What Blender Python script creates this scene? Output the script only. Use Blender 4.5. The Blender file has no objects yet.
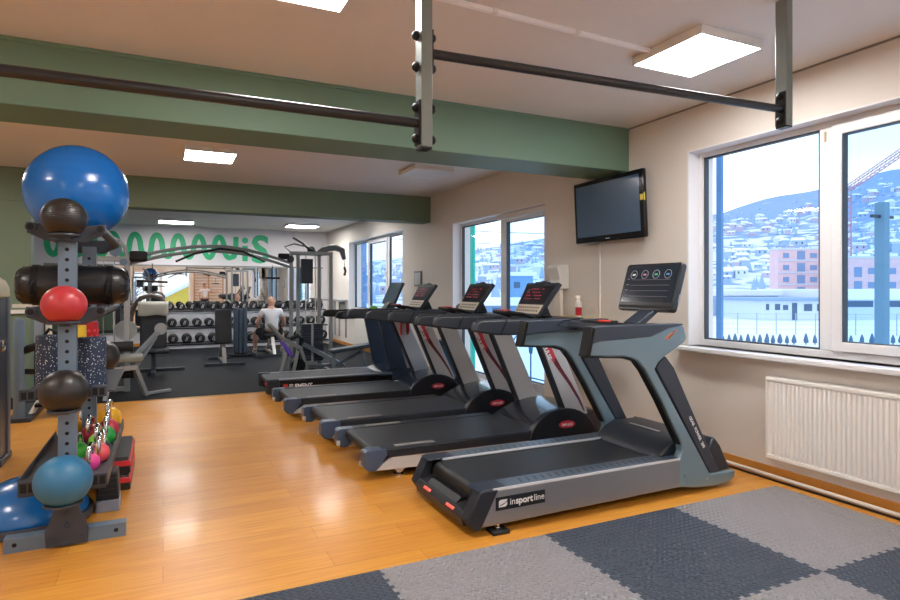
import bpy, bmesh, math, random
from mathutils import Vector, Matrix, Quaternion, noise
random.seed(7)
C = bpy.context.scene.collection
PI = math.pi
W = 4.25; CEIL = 3.07

# ---------------------------------------------------------------- materials
def lin(h):
    h = h.lstrip('#'); r = []
    for i in (0, 2, 4):
        c = int(h[i:i+2], 16) / 255
        r.append(c / 12.92 if c <= 0.04045 else ((c + 0.055) / 1.055) ** 2.4)
    return (*r, 1)
MATS = {}
def mat(name, col='#808080', rough=0.5, metal=0.0, bump=0.0, bscale=60, var=0.0, vscale=4, coat=0, emis=None, estr=0, spec=0.5):
    if name in MATS: return MATS[name]
    m = bpy.data.materials.new(name); m.use_nodes = True
    nt = m.node_tree; b = nt.nodes['Principled BSDF']
    c = lin(col) if isinstance(col, str) else col
    b.inputs['Base Color'].default_value = c
    b.inputs['Roughness'].default_value = rough; b.inputs['Metallic'].default_value = metal
    b.inputs['Specular IOR Level'].default_value = spec
    if coat: b.inputs['Coat Weight'].default_value = coat; b.inputs['Coat Roughness'].default_value = 0.12
    if emis: b.inputs['Emission Color'].default_value = lin(emis); b.inputs['Emission Strength'].default_value = estr
    tc = nt.nodes.new('ShaderNodeTexCoord')
    if var:
        n = nt.nodes.new('ShaderNodeTexNoise'); n.inputs['Scale'].default_value = vscale; n.inputs['Detail'].default_value = 4
        nt.links.new(tc.outputs['Object'], n.inputs['Vector'])
        mx = nt.nodes.new('ShaderNodeMix'); mx.data_type = 'RGBA'
        mx.inputs['A'].default_value = tuple(x * (1 - var) for x in c[:3]) + (1,)
        mx.inputs['B'].default_value = tuple(min(1, x * (1 + var)) for x in c[:3]) + (1,)
        nt.links.new(n.outputs['Fac'], mx.inputs['Factor']); nt.links.new(mx.outputs['Result'], b.inputs['Base Color'])
    if bump:
        n = nt.nodes.new('ShaderNodeTexNoise'); n.inputs['Scale'].default_value = bscale; n.inputs['Detail'].default_value = 3
        nt.links.new(tc.outputs['Object'], n.inputs['Vector'])
        bp = nt.nodes.new('ShaderNodeBump'); bp.inputs['Strength'].default_value = bump; bp.inputs['Distance'].default_value = 0.01
        nt.links.new(n.outputs['Fac'], bp.inputs['Height']); nt.links.new(bp.outputs['Normal'], b.inputs['Normal'])
    MATS[name] = m; return m

def nodes(m): return m.node_tree.nodes, m.node_tree.links, m.node_tree.nodes['Principled BSDF']

def floor_mat():
    m = mat('laminate', '#cf8e3c', 0.36, coat=0.12); N, L, b = nodes(m)
    tc = N.new('ShaderNodeTexCoord')
    br = N.new('ShaderNodeTexBrick'); br.offset = 0.37; br.offset_frequency = 2
    br.inputs['Color1'].default_value = lin('#dc9a3c'); br.inputs['Color2'].default_value = lin('#c98430')
    br.inputs['Mortar'].default_value = lin('#8f5718'); br.inputs['Scale'].default_value = 1
    br.inputs['Mortar Size'].default_value = 0.0022; br.inputs['Mortar Smooth'].default_value = 0.6
    br.inputs['Brick Width'].default_value = 1.29; br.inputs['Row Height'].default_value = 0.193
    L.new(tc.outputs['Object'], br.inputs['Vector'])
    mp = N.new('ShaderNodeMapping'); mp.inputs['Scale'].default_value = (1.2, 22, 1); L.new(tc.outputs['Object'], mp.inputs['Vector'])
    n = N.new('ShaderNodeTexNoise'); n.inputs['Scale'].default_value = 2.2; n.inputs['Detail'].default_value = 7; n.inputs['Distortion'].default_value = 0.6
    L.new(mp.outputs['Vector'], n.inputs['Vector'])
    r = N.new('ShaderNodeValToRGB'); r.color_ramp.elements[0].position = 0.3; r.color_ramp.elements[0].color = lin('#b87222')
    r.color_ramp.elements[1].position = 0.7; r.color_ramp.elements[1].color = lin('#e6a848')
    L.new(n.outputs['Fac'], r.inputs['Fac'])
    mx = N.new('ShaderNodeMix'); mx.data_type = 'RGBA'; mx.inputs['Factor'].default_value = 0.4
    L.new(br.outputs['Color'], mx.inputs['A']); L.new(r.outputs['Color'], mx.inputs['B']); L.new(mx.outputs['Result'], b.inputs['Base Color'])
    bp = N.new('ShaderNodeBump'); bp.inputs['Strength'].default_value = 0.08; bp.inputs['Distance'].default_value = 0.004
    L.new(n.outputs['Fac'], bp.inputs['Height']); L.new(bp.outputs['Normal'], b.inputs['Normal'])
    return m
def foam_mat(name, col):
    m = mat(name, col, 0.62); N, L, b = nodes(m)
    tc = N.new('ShaderNodeTexCoord')
    mp = N.new('ShaderNodeMapping'); mp.inputs['Rotation'].default_value = (0, 0, PI / 4); mp.inputs['Scale'].default_value = (1, 1, 0); L.new(tc.outputs['Object'], mp.inputs['Vector'])
    ck = N.new('ShaderNodeTexChecker'); ck.inputs['Scale'].default_value = 38; L.new(mp.outputs['Vector'], ck.inputs['Vector'])
    def wave(d):
        w = N.new('ShaderNodeTexWave'); w.bands_direction = d; w.inputs['Scale'].default_value = 12.1; L.new(mp.outputs['Vector'], w.inputs['Vector']); return w
    a, c = wave('X'), wave('Y')
    mx = N.new('ShaderNodeMix'); mx.data_type = 'FLOAT'
    L.new(ck.outputs['Fac'], mx.inputs['Factor']); L.new(a.outputs['Fac'], mx.inputs['A']); L.new(c.outputs['Fac'], mx.inputs['B'])
    bp = N.new('ShaderNodeBump'); bp.inputs['Strength'].default_value = 1.0; bp.inputs['Distance'].default_value = 0.016
    L.new(mx.outputs['Result'], bp.inputs['Height']); L.new(bp.outputs['Normal'], b.inputs['Normal'])
    return m
def glass_mat(name, tint):
    if name in MATS: return MATS[name]
    m = bpy.data.materials.new(name); m.use_nodes = True; N = m.node_tree.nodes; L = m.node_tree.links; N.clear()
    o = N.new('ShaderNodeOutputMaterial'); t = N.new('ShaderNodeBsdfTransparent'); t.inputs['Color'].default_value = tint
    g = N.new('ShaderNodeBsdfGlossy'); g.inputs['Roughness'].default_value = 0.01
    f = N.new('ShaderNodeFresnel'); f.inputs['IOR'].default_value = 1.4; ge = N.new('ShaderNodeNewGeometry'); mm = N.new('ShaderNodeMath'); mm.operation = 'SUBTRACT'; mm.use_clamp = True; L.new(f.outputs['Fac'], mm.inputs[0]); L.new(ge.outputs['Backfacing'], mm.inputs[1])
    mx = N.new('ShaderNodeMixShader'); L.new(mm.outputs[0], mx.inputs['Fac']); L.new(t.outputs[0], mx.inputs[1]); L.new(g.outputs[0], mx.inputs[2])
    L.new(mx.outputs[0], o.inputs['Surface']); MATS[name] = m; return m
def rubber_floor_mat():
    m = mat('rubber_floor', '#181a1f', 0.7, spec=.12, bump=0.15, bscale=180); N, L, b = nodes(m)
    tc = N.new('ShaderNodeTexCoord'); br = N.new('ShaderNodeTexBrick'); br.offset = 0
    br.inputs['Color1'].default_value = lin('#1c1f24'); br.inputs['Color2'].default_value = lin('#212429'); br.inputs['Mortar'].default_value = lin('#0f1012')
    br.inputs['Scale'].default_value = 1; br.inputs['Mortar Size'].default_value = 0.008; br.inputs['Brick Width'].default_value = 40; br.inputs['Row Height'].default_value = 1.25
    L.new(tc.outputs['Object'], br.inputs['Vector']); L.new(br.outputs['Color'], b.inputs['Base Color']); return m
def speckle_mat(name, base, dot, sc=70, th=0.27):
    m = mat(name, base, 0.6); N, L, b = nodes(m)
    tc = N.new('ShaderNodeTexCoord'); v = N.new('ShaderNodeTexVoronoi'); v.inputs['Scale'].default_value = sc; L.new(tc.outputs['Object'], v.inputs['Vector'])
    r = N.new('ShaderNodeValToRGB'); r.color_ramp.interpolation = 'CONSTANT'; r.color_ramp.elements[0].color = lin(dot); r.color_ramp.elements[1].color = lin(base); r.color_ramp.elements[1].position = th
    L.new(v.outputs['Distance'], r.inputs['Fac']); L.new(r.outputs['Color'], b.inputs['Base Color']); return m
def rib_ball_mat(name, col, rough=0.25, scale=14, strength=0.4, coat=0.3, axis='Z'):
    m = mat(name, col, rough, coat=coat); N, L, b = nodes(m)
    tc = N.new('ShaderNodeTexCoord'); w = N.new('ShaderNodeTexWave'); w.bands_direction = axis; w.inputs['Scale'].default_value = scale
    w.inputs['Distortion'].default_value = 0.3; L.new(tc.outputs['Object'], w.inputs['Vector'])
    bp = N.new('ShaderNodeBump'); bp.inputs['Strength'].default_value = strength; bp.inputs['Distance'].default_value = 0.004
    L.new(w.outputs['Fac'], bp.inputs['Height']); L.new(bp.outputs['Normal'], b.inputs['Normal']); return m

# ---------------------------------------------------------------- mesh building
class MB:
    def __init__(s): s.v = []; s.f = []; s.m = []
    def add(s, vs, fs, m=0):
        o = len(s.v); s.v += [tuple(p) for p in vs]
        for f in fs: s.f.append([i + o for i in f]); s.m.append(m)
        return s
    def box(s, x0, x1, y0, y1, z0, z1, m=0):
        v = [(x, y, z) for x in (x0, x1) for y in (y0, y1) for z in (z0, z1)]
        return s.add(v, [(0, 1, 3, 2), (4, 6, 7, 5), (0, 4, 5, 1), (2, 3, 7, 6), (0, 2, 6, 4), (1, 5, 7, 3)], m)
    def prism(s, poly, ax, a, b, m=0):
        def P(p, t):
            return (p[0], t, p[1]) if ax == 'y' else ((t, p[0], p[1]) if ax == 'x' else (p[0], p[1], t))
        n = len(poly); v = [P(p, a) for p in poly] + [P(p, b) for p in poly]
        return s.add(v, [list(range(n))[::-1], list(range(n, 2 * n))] + [(i, (i + 1) % n, n + (i + 1) % n, n + i) for i in range(n)], m)
    def tube(s, pts, r, seg=10, m=0, cap=True, flat=1.0):
        pts = [Vector(p) for p in pts]; n = len(pts); rr = r if isinstance(r, (list, tuple)) else [r] * n
        vs = []; up = None
        for i, p in enumerate(pts):
            t = (pts[min(i + 1, n - 1)] - pts[max(i - 1, 0)]).normalized()
            if up is None:
                up = Vector((0, 0, 1)) if abs(t.z) < 0.9 else Vector((0, 1, 0))
            a = t.cross(up).normalized(); bb = a.cross(t).normalized(); up = bb
            for k in range(seg):
                th = 2 * PI * k / seg
                vs.append(p + a * math.cos(th) * rr[i] + bb * math.sin(th) * rr[i] * flat)
        fs = [(i * seg + k, i * seg + (k + 1) % seg, (i + 1) * seg + (k + 1) % seg, (i + 1) * seg + k) for i in range(n - 1) for k in range(seg)]
        if cap: fs += [list(range(seg))[::-1], list(range((n - 1) * seg, n * seg))]
        return s.add(vs, fs, m)
    def bar(s, p0, p1, w, h, m=0):        # square section bar
        p0, p1 = Vector(p0), Vector(p1); t = (p1 - p0).normalized()
        up = Vector((0, 0, 1)) if abs(t.z) < 0.95 else Vector((0, 1, 0))
        a = t.cross(up).normalized() * w / 2; b = a.cross(t).normalized() * h / 2
        v = [p + x * a + y * b for p in (p0, p1) for x, y in ((-1, -1), (1, -1), (1, 1), (-1, 1))]
        return s.add(v, [(3, 2, 1, 0), (4, 5, 6, 7)] + [(i, (i + 1) % 4, 4 + (i + 1) % 4, 4 + i) for i in range(4)], m)
    def lathe(s, prof, c=(0, 0, 0), ax='z', seg=24, m=0):
        vs = []
        for r, h in prof:
            for k in range(seg):
                a = 2 * PI * k / seg; x, y = r * math.cos(a), r * math.sin(a)
                q = (x, y, h) if ax == 'z' else ((h, x, y) if ax == 'x' else (y, h, x))
                vs.append((c[0] + q[0], c[1] + q[1], c[2] + q[2]))
        n = len(prof)
        fs = [(i * seg + k, i * seg + (k + 1) % seg, (i + 1) * seg + (k + 1) % seg, (i + 1) * seg + k) for i in range(n - 1) for k in range(seg)]
        if prof[0][0] > 1e-4: fs.append(list(range(seg))[::-1])
        if prof[-1][0] > 1e-4: fs.append(list(range((n - 1) * seg, n * seg)))
        return s.add(vs, fs, m)
    def ball(s, c, r, sc=(1, 1, 1), seg=32, rings=16, m=0):
        o = len(s.v)
        s.lathe([(max(r * math.sin(PI * i / rings), 1e-5), -r * math.cos(PI * i / rings)) for i in range(rings + 1)], (0, 0, 0), 'z', seg, m)
        for i in range(o, len(s.v)):
            x, y, z = s.v[i]; s.v[i] = (c[0] + x * sc[0], c[1] + y * sc[1], c[2] + z * sc[2])
        return s
    def ring(s, c, R, r, ax='z', seg=32, m=0, a0=0, a1=2 * PI):
        pts = []
        full = abs(a1 - a0 - 2 * PI) < 1e-6
        for k in range(seg + 1):
            a = a0 + (a1 - a0) * k / seg; x, y = R * math.cos(a), R * math.sin(a)
            q = (x, y, 0) if ax == 'z' else ((0, x, y) if ax == 'x' else (x, 0, y))
            pts.append((c[0] + q[0], c[1] + q[1], c[2] + q[2]))
        return s.tube(pts, r, 8, m, cap=not full)
    def build(s, name, mats, parent=None, bevel=0, loc=None, smooth=35, off=(0, 0, 0), seg=2):
        me = bpy.data.meshes.new(name)
        me.from_pydata([(x - off[0], y - off[1], z - off[2]) for x, y, z in s.v], [], s.f)
        ms = mats if isinstance(mats, (list, tuple)) else [mats]
        for q in ms: me.materials.append(q)
        for p, i in zip(me.polygons, s.m): p.material_index = i
        bm = bmesh.new(); bm.from_mesh(me)
        bmesh.ops.remove_doubles(bm, verts=bm.verts, dist=1e-5)
        bmesh.ops.recalc_face_normals(bm, faces=bm.faces); bm.to_mesh(me); bm.free()
        if smooth:
            me.shade_smooth(); me.set_sharp_from_angle(angle=math.radians(smooth))
        o = bpy.data.objects.new(name, me); C.objects.link(o)
        if parent: o.parent = parent
        if loc: o.location = loc
        if bevel:
            bv = o.modifiers.new('bevel', 'BEVEL'); bv.width = bevel; bv.segments = seg; bv.limit_method = 'ANGLE'; bv.angle_limit = math.radians(40)
            bv.harden_normals = False
        return o
def tag(o, label=None, cat=None, group=None, kind=None):
    if label: o['label'] = label
    if cat: o['category'] = cat
    if group: o['group'] = group
    if kind: o['kind'] = kind
    return o
def thing(name, label, cat, loc=(0, 0, 0), rz=0, group=None):
    o = bpy.data.objects.new(name, None); C.objects.link(o); o.location = loc; o.rotation_euler = (0, 0, rz); o.empty_display_size = 0.1
    return tag(o, label, cat, group)
def copy_tree(o, parent=None, loc=None, label=None, rz=None):
    c = o.copy(); C.objects.link(c)
    if parent: c.parent = parent
    if loc: c.location = loc
    if label: c['label'] = label
    if rz is not None: c.rotation_euler = (0, 0, rz)
    for ch in list(o.children): copy_tree(ch, c)
    return c
def struct(name, mb, m, label=None, bevel=0, **k):
    return tag(mb.build(name, m, None, bevel, **k), label, None, None, 'structure')
def text_part(name, body, size, m, parent, loc, rot, bold=0.0, align='LEFT', depth=0.001, space=1.0):
    cu = bpy.data.curves.new(name, 'FONT'); cu.body = body; cu.size = size; cu.extrude = depth; cu.offset = bold; cu.align_x = align; cu.space_character = space
    cu.resolution_u = 3
    t = bpy.data.objects.new('tmp', cu); C.objects.link(t)
    bpy.context.view_layer.update()
    me = bpy.data.meshes.new_from_object(t.evaluated_get(bpy.context.evaluated_depsgraph_get()))
    bpy.data.objects.remove(t); me.name = name; me.materials.clear(); me.materials.append(m)
    o = bpy.data.objects.new(name, me); C.objects.link(o); o.parent = parent; o.location = loc; o.rotation_euler = rot
    return o
def skin_mesh(name, pts, edges, m, parent, sub=2):
    """pts: list of (x,y,z,r); grown with a Skin modifier into one continuous mesh"""
    me = bpy.data.meshes.new(name); me.from_pydata([p[:3] for p in pts], edges, [])
    o = bpy.data.objects.new('tmp', me); C.objects.link(o)
    o.modifiers.new('s', 'SKIN'); 
    for i, p in enumerate(pts):
        sv = me.skin_vertices[0].data[i]; r = p[3]
        sv.radius = r if isinstance(r, tuple) else (r, r); sv.use_root = (i == 0)
    ss = o.modifiers.new('u', 'SUBSURF'); ss.levels = sub; ss.render_levels = sub
    bpy.context.view_layer.update()
    e = bpy.data.meshes.new_from_object(o.evaluated_get(bpy.context.evaluated_depsgraph_get()))
    bpy.data.objects.remove(o); e.name = name; e.materials.clear(); e.materials.append(m); e.shade_smooth()
    q = bpy.data.objects.new(name, e); C.objects.link(q); q.parent = parent; return q

# camera frame used to place far scenery by direction and distance
YAW = math.atan2(287, 599)
FW = Vector((math.sin(YAW), math.cos(YAW), 0)); RT = Vector((math.cos(YAW), -math.sin(YAW), 0)); CAM = Vector((0, 0, 1.45))
def P(u, v, d): return CAM + FW * d + RT * ((u - 450) / 599 * d) + Vector((0, 0, 1)) * ((289 - v) / 599 * d)

# common materials
black = mat('black_plastic', '#101114', 0.45, spec=.35); blackr = mat('black_rubber', '#141517', 0.7, bump=0.2, bscale=90)
charcoal = mat('charcoal_plastic', '#252a32', 0.45, spec=.35); slate = mat('slate_plastic', '#38424f', 0.42, spec=.4)
steel = mat('grey_powder_steel', '#66798b', 0.45, 0.1); steel_d = mat('dark_grey_steel', '#363c46', 0.45, 0.05)
chrome = mat('chrome', '#d9dcdf', 0.12, 1.0); white_pvc = mat('white_pvc', '#e9ebee', 0.35); white_p = mat('white_plastic', '#e8e6e1', 0.4)
red = mat('red_plastic', '#d8232f', 0.4); silver = mat('silver_paint', '#a9acb2', 0.35, 0.5)
greysteel = mat('champagne_steel', '#959a9c', 0.35, 0.2)
# ---------------------------------------------------------------- room shell
cream = mat('cream_wall', '#dfd9d1', 0.75, bump=0.12, bscale=30, var=0.05, vscale=1.2)
ceil_m = mat('ceiling_plaster', '#e4e0dc', 0.8, bump=0.18, bscale=14, var=0.04, vscale=1.5)
lilac = mat('white_wall', '#dcdbe0', 0.7, bump=0.05)
green = mat('sage_green', '#6f8f7b', 0.55, bump=0.06, bscale=20)
green_d = mat('olive_green', '#70836c', 0.6, bump=0.06, bscale=20)
wood_base = mat('orange_wood_trim', '#c8883b', 0.35, var=0.15, vscale=6)
XL, YB, YF = -4.5, -2.0, 17.0
struct('floor', MB().box(XL, W, YB, 8.72, -0.1, 0), floor_mat(), 'honey coloured laminate plank floor')
struct('floor', MB().box(XL, W, 8.72, YF, -0.1, 0.004), rubber_floor_mat(), 'dark rubber floor of the weights area')
struct('trim_1', MB().box(XL, W, 8.70, 8.73, 0, 0.007), mat('floor_strip', '#c9a25c', 0.3, 0.6))
struct('ceiling', MB().box(XL - .3, W + .3, YB - .3, YF + .3, CEIL, CEIL + 0.2), ceil_m)
struct('trim_2', MB().box(XL, W, 4.68, 5.20, 2.635, CEIL).box(XL, W, 4.668, 4.68, 3.04, CEIL), green, 'sage green ceiling beam nearest the pull-up bars', bevel=0.006)
struct('trim_3', MB().box(XL, W, 9.66, 9.98, 2.62, CEIL), green_d, 'olive green ceiling beam over the edge of the rubber floor', bevel=0.006)
struct('wall_partition', MB().box(XL, -1.60, 9.66, 9.90, 0, 2.62), green_d)
# openings in the right wall: (y0, y1, z0, z1)
OPEN = [(0.55, 3.93, 0.945, 2.685), (6.16, 8.77, 0.10, 2.515), (11.02, 14.80, 0.93, 2.63)]
rw = MB(); T = 0.32; y = YB - .3
for (a, b, z0, z1) in OPEN:
    rw.box(W, W + T, y, a, 0, CEIL); rw.box(W, W + T, a, b, 0, z0); rw.box(W, W + T, a, b, z1, CEIL); y = b
rw.box(W, W + T, y, YF + .3, 0, CEIL)
struct('wall_right', rw, cream)
struct('wall_far', MB().box(XL - .3, W + T, YF, YF + .3, 0, CEIL), lilac)
struct('wall_left', MB().box(XL - .3, XL, YB - .3, YF, 0, CEIL), cream)
bwn = (-1.45, 1.35, 0.55, 2.40)
struct('wall_back', MB().box(XL, bwn[0], YB - .3, YB, 0, CEIL).box(bwn[1], W, YB - .3, YB, 0, CEIL).box(bwn[0], bwn[1], YB - .3, YB, 0, bwn[2]).box(bwn[0], bwn[1], YB - .3, YB, bwn[3], CEIL), cream)
struct('baseboard_right', MB().box(W - 0.018, W, YB, YF, 0, 0.082), wood_base, bevel=0.004)
struct('baseboard_far', MB().box(XL, W - 0.02, YF - 0.018, YF, 0.004, 0.08), wood_base)
struct('baseboard_left', MB().box(XL, XL + 0.018, YB, 9.6, 0, 0.082), wood_base)
# ceiling seams
struct('trim_4', MB().box(W - 0.012, W, YB, 4.66, CEIL - 0.012, CEIL), mat('seam_grey', '#8f8880', 0.6))
struct('trim_5', MB().box(XL, W, 6.7, 6.712, CEIL - 0.004, CEIL), mat('seam_grey', '#8f8880', 0.6), 'thin seam line across the ceiling between the beams')
reveal = mat('white_reveal', '#e6e4e4', 0.6)
gl_a = glass_mat('clear_glass', (0.93, 0.97, 1, 1)); gl_b = glass_mat('blue_glass', (0.80, 0.92, 1, 1))
gasket = mat('gasket_grey', '#3c434d', 0.6)
def window(n, o, mulls, sashes, label, x0=4.385, x1=4.455):
    y0, y1, z0, z1 = o
    r = tag(thing('window_%d' % n, label, None, (x0, (y0 + y1) / 2, z0)), None, None, None, 'structure')
    if 'category' in r: del r['category']
    off = tuple(r.location); fw = 0.055
    f = MB().box(x0, x1, y0, y0 + fw, z0, z1).box(x0, x1, y1 - fw, y1, z0, z1).box(x0, x1, y0 + fw, y1 - fw, z0, z0 + fw).box(x0, x1, y0 + fw, y1 - fw, z1 - fw, z1)
    for a, b in mulls: f.box(x0 + .002, x1 - .002, a, b, z0 + fw, z1 - fw)
    f.build('frame', white_pvc, r, 0.006, off=off)
    rv = MB().box(W - 0.002, x0, y1 - 0.012, y1 + 0.001, z0, z1).box(W - 0.002, x0, y0 - .001, y0 + 0.012, z0, z1).box(W - 0.002, x0, y0, y1, z1 - 0.012, z1 + .001)
    rv.build('reveal', reveal, r, off=off)
    edges = [y0 + fw] + [q for ab in sorted(mulls) for q in ab] + [y1 - fw]
    for i in range(0, len(edges), 2):
        a, b = edges[i], edges[i + 1]; s = sashes[i // 2]; w = 0.07 if s else 0.012; xx = x0 - 0.018 if s else x0 + .01
        za, zb = z0 + fw, z1 - fw
        sb = MB()
        for (p, q, c, d) in ((a, a + w, za, zb), (b - w, b, za, zb), (a + w, b - w, za, za + w), (a + w, b - w, zb - w, zb)): sb.box(xx, x1 - .015, p, q, c, d)
        sa = sb.build('sash', white_pvc if s else gasket, r, 0.005 if s else 0, off=off)
        if s:
            g = MB(); e = 0.006
            for (p, q, c, d) in ((a + w, a + w + e, za + w, zb - w), (b - w - e, b - w, za + w, zb - w), (a + w + e, b - w - e, za + w, za + w + e), (a + w + e, b - w - e, zb - w - e, zb - w)): g.box(xx + .012, x1 - .02, p, q, c, d)
            g.build('seal', gasket, sa, off=off)
            zc = (z0 + z1) / 2
            MB().box(xx - 0.012, xx, a + 0.02, a + 0.05, zc - 0.03, zc + 0.04).box(xx - 0.035, xx - 0.022, a + 0.026, a + 0.044, zc - 0.11, zc + 0.02).box(xx - 0.03, xx - 0.01, a + 0.028, a + 0.042, zc, zc + 0.02).build('handle', white_p, sa, 0.003, off=off)
        MB().box(x0 + .035, x0 + .043, a + w, b - w, za + w, zb - w).build('pane', gl_b if s else gl_a, r, off=off, smooth=0)
    return r
w1 = window(1, OPEN[0], [(2.72, 2.82), (1.54, 1.64)], [False, True, False], 'wide white window above the radiator')
MB().box(4.13, 4.39, 0.5, 3.985, 0.905, 0.945).build('window_sill', white_pvc, w1, 0.008, off=tuple(w1.location))
MB().box(4.374, 4.384, 2.768, 2.78, 2.53, 2.60).build('hinge', mat('brass_hinge', '#c9bd9a', .4, .3), w1, off=tuple(w1.location))
w2 = window(2, OPEN[1], [(7.36, 7.46)], [True, False], 'tall white balcony window behind the treadmills')
MB().box(4.30, 4.384, 6.2, 7.42, 2.43, 2.50).build('blind_box', white_p, w2, 0.006, off=tuple(w2.location))
w3 = window(3, OPEN[2], [(12.18, 12.28), (13.55, 13.65)], [False, True, False], 'farthest white window near the cable machine')
MB().box(4.13, 4.39, 10.97, 14.85, 0.89, 0.93).build('window_sill', white_pvc, w3, 0.008, off=tuple(w3.location))
r = thing('window_4', 'window behind the camera seen in the mirror', None, (0, YB - .1, bwn[2])); tag(r, None, None, None, 'structure'); off = tuple(r.location)
f = MB(); a, b, c, d = bwn
for q in ((a, a + .07, c, d), (b - .07, b, c, d), (a, b, c, c + .07), (a, b, d - .07, d), (-.18, -.02, c, d)): f.box(q[0], q[1], YB - .14, YB - .06, q[2], q[3])
f.build('frame', white_pvc, r, .006, off=off)
MB().box(a + .07, -.18, YB - .10, YB - .095, c + .07, d - .07).build('pane', gl_a, r, off=off, smooth=0)
MB().box(-.02, b - .07, YB - .10, YB - .095, c + .07, d - .07).build('pane', gl_a, r, off=off, smooth=0)

# mirror and mural
t = thing('wall_mirror', 'wide wall mirror behind the dumbbell rack', 'mirror', (0.6, YF, 0.35))
MB().box(-2.55, 4.10, YF - 0.012, YF - 0.002, 0.36, 2.03).build('mirror_glass', mat('mirror_silver', '#e6ebee', 0.015, 1.0), t, off=(.6, YF, .35), smooth=0)
MB().box(-2.56, 4.11, YF - 0.02, YF - .001, 2.03, 2.07).box(-2.56, 4.11, YF - 0.02, YF - .001, 0.33, 0.36).build('mirror_edge', mat('mirror_edge', '#8b8f8c', .4), t, off=(.6, YF, .35))
mg = mat('mural_green', '#2fb27c', 0.5)
t = thing('wall_lettering', 'large green looping line and letters painted above the mirror', 'lettering', (0, YF, 2.1))
def wav(x):     # ribbon centre height
    ph = ((x - 0.851) / 0.495) * 2 * PI
    s = math.cos(ph); s = math.copysign(abs(s) ** 0.55, s); return 2.555 + 0.275 * s
pts = []
x = -2.62
while x < 2.0: pts.append(x); x += 0.0139
curve = [(q, wav(q)) for q in pts]
xe = curve[-1][0]
def ribbon(cv, w):
    L, R = [], []
    for i, (x, z) in enumerate(cv):
        x0, z0 = cv[max(i - 1, 0)]; x1, z1 = cv[min(i + 1, len(cv) - 1)]
        d = math.hypot(x1 - x0, z1 - z0) or 1; nx, nz = -(z1 - z0) / d, (x1 - x0) / d
        L.append((x + nx * w, z + nz * w)); R.append((x - nx * w, z - nz * w))
    n = len(cv); vs = [(x, YF - .004, z) for x, z in L + R] + [(x, YF - .0005, z) for x, z in L + R]
    fs = []
    for i in range(n - 1):
        fs += [(i, i + 1, n + i + 1, n + i), (2 * n + i, 3 * n + i, 3 * n + i + 1, 2 * n + i + 1), (i, 2 * n + i, 2 * n + i + 1, i + 1), (n + i, n + i + 1, 3 * n + i + 1, 3 * n + i)]
    return vs, fs
# resample the loop by arc length so the stroke keeps one width
def resample(cv, step):
    out = [cv[0]]; acc = 0
    for a, b in zip(cv, cv[1:]):
        d = math.hypot(b[0] - a[0], b[1] - a[1]); n = max(1, int(d / step))
        for k in range(1, n + 1): out.append((a[0] + (b[0] - a[0]) * k / n, a[1] + (b[1] - a[1]) * k / n))
    return out
last = [(q, z) for q, z in curve if q < 1.62] + [(1.72, 2.32), (1.765, 2.45), (1.77, 2.85)]
vs, fs = ribbon(resample(last, 0.02), 0.066)
MB().add(vs, fs).build('looping_line', mg, t, off=(0, YF, 2.1), smooth=0)
MB().box(1.93, 2.07, YF - .004, YF - .0005, 2.2, 2.62).lathe([(0.082, YF - .004), (0.082, YF - .0005)], (2.0, 0, 2.76), 'y', 20).build('letter_i', mg, t, off=(0, YF, 2.1), smooth=0)
text_part('letter_s', 'S', 1.03, mg, t, (2.16, -.004, 0.085), (PI / 2, 0, 0), bold=0.03)

# ---------------------------------------------------------------- lamps
lampm = mat('lamp_diffuser', '#ffffff', 0.5, emis='#fbf7f4', estr=46)
lampo = mat('lamp_diffuser_off', '#dfe3e6', 0.4, emis='#e8f0ff', estr=0.0)
def panel(x, y, label, on=True, sx=.56, sy=.6, off=False):
    t = thing('ceiling_light', label, 'ceiling light', (x, y, CEIL - .058), 0, 'square ceiling light panels')
    a, b = sx / 2, sy / 2
    MB().box(-a, a, -b, -b + .012, 0, .0575).box(-a, a, b - .012, b, 0, .0575).box(-a, -a + .012, -b, b, 0, .0575).box(a - .012, a, -b, b, 0, .0575).build('frame', white_p, t, .002)
    MB().box(-a + .012, a - .012, -b + .012, b - .012, .003, .012).build('diffuser', lampm if on else lampo, t, smooth=0)
panel(3.24, 2.93, 'square lit ceiling panel between the pull-up bar and the near window')
panel(0.63, 3.03, 'lit ceiling panel cut by the top edge of the photo')
panel(0.50, 7.64, 'lit ceiling panel between the two green beams')
panel(3.22, 7.48, 'unlit square ceiling panel between the two green beams', on=False)
panel(0.28, 15.5, 'lit ceiling panel above the looping green line', sx=.75)
panel(3.15, 15.2, 'lit ceiling panel above the cable tower and letter S', sx=.75)
for (x, y, l) in ((-2.6, 3.0, 'lit ceiling panel left of the blue exercise ball'), (-2.6, 7.6, 'lit ceiling panel beside the green partition'), (0.6, -0.6, 'lit ceiling panel behind the camera'), (-2.6, -0.6, 'lit ceiling panel in the rear left corner'), (3.2, -0.6, 'lit ceiling panel in the rear right corner'), (0.3, 12.2, 'lit ceiling panel behind the olive beam on the left'), (3.1, 12.2, 'lit ceiling panel behind the olive beam on the right')):
    panel(x, y, l)
# trunking and junction on the ceiling
t = thing('cable_trunking', 'white cable trunking running to the near ceiling light', 'cable trunking', (2.0, 3.0, CEIL))
p0, p1 = Vector((1.32, 3.0, CEIL - .014)), Vector((2.955, 3.06, CEIL - .014))
MB().bar(p0, p1, .028, .026).build('channel', mat('trunking_white', '#fbfbfb', .4), t, .002, off=tuple(t.location))
for k in (.25, .62):
    q = p0.lerp(p1, k); MB().box(q.x - .015, q.x + .015, q.y - .022, q.y + .022, q.z - .016, q.z + .014).build('clip', white_p, t, .002, off=tuple(t.location))

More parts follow.
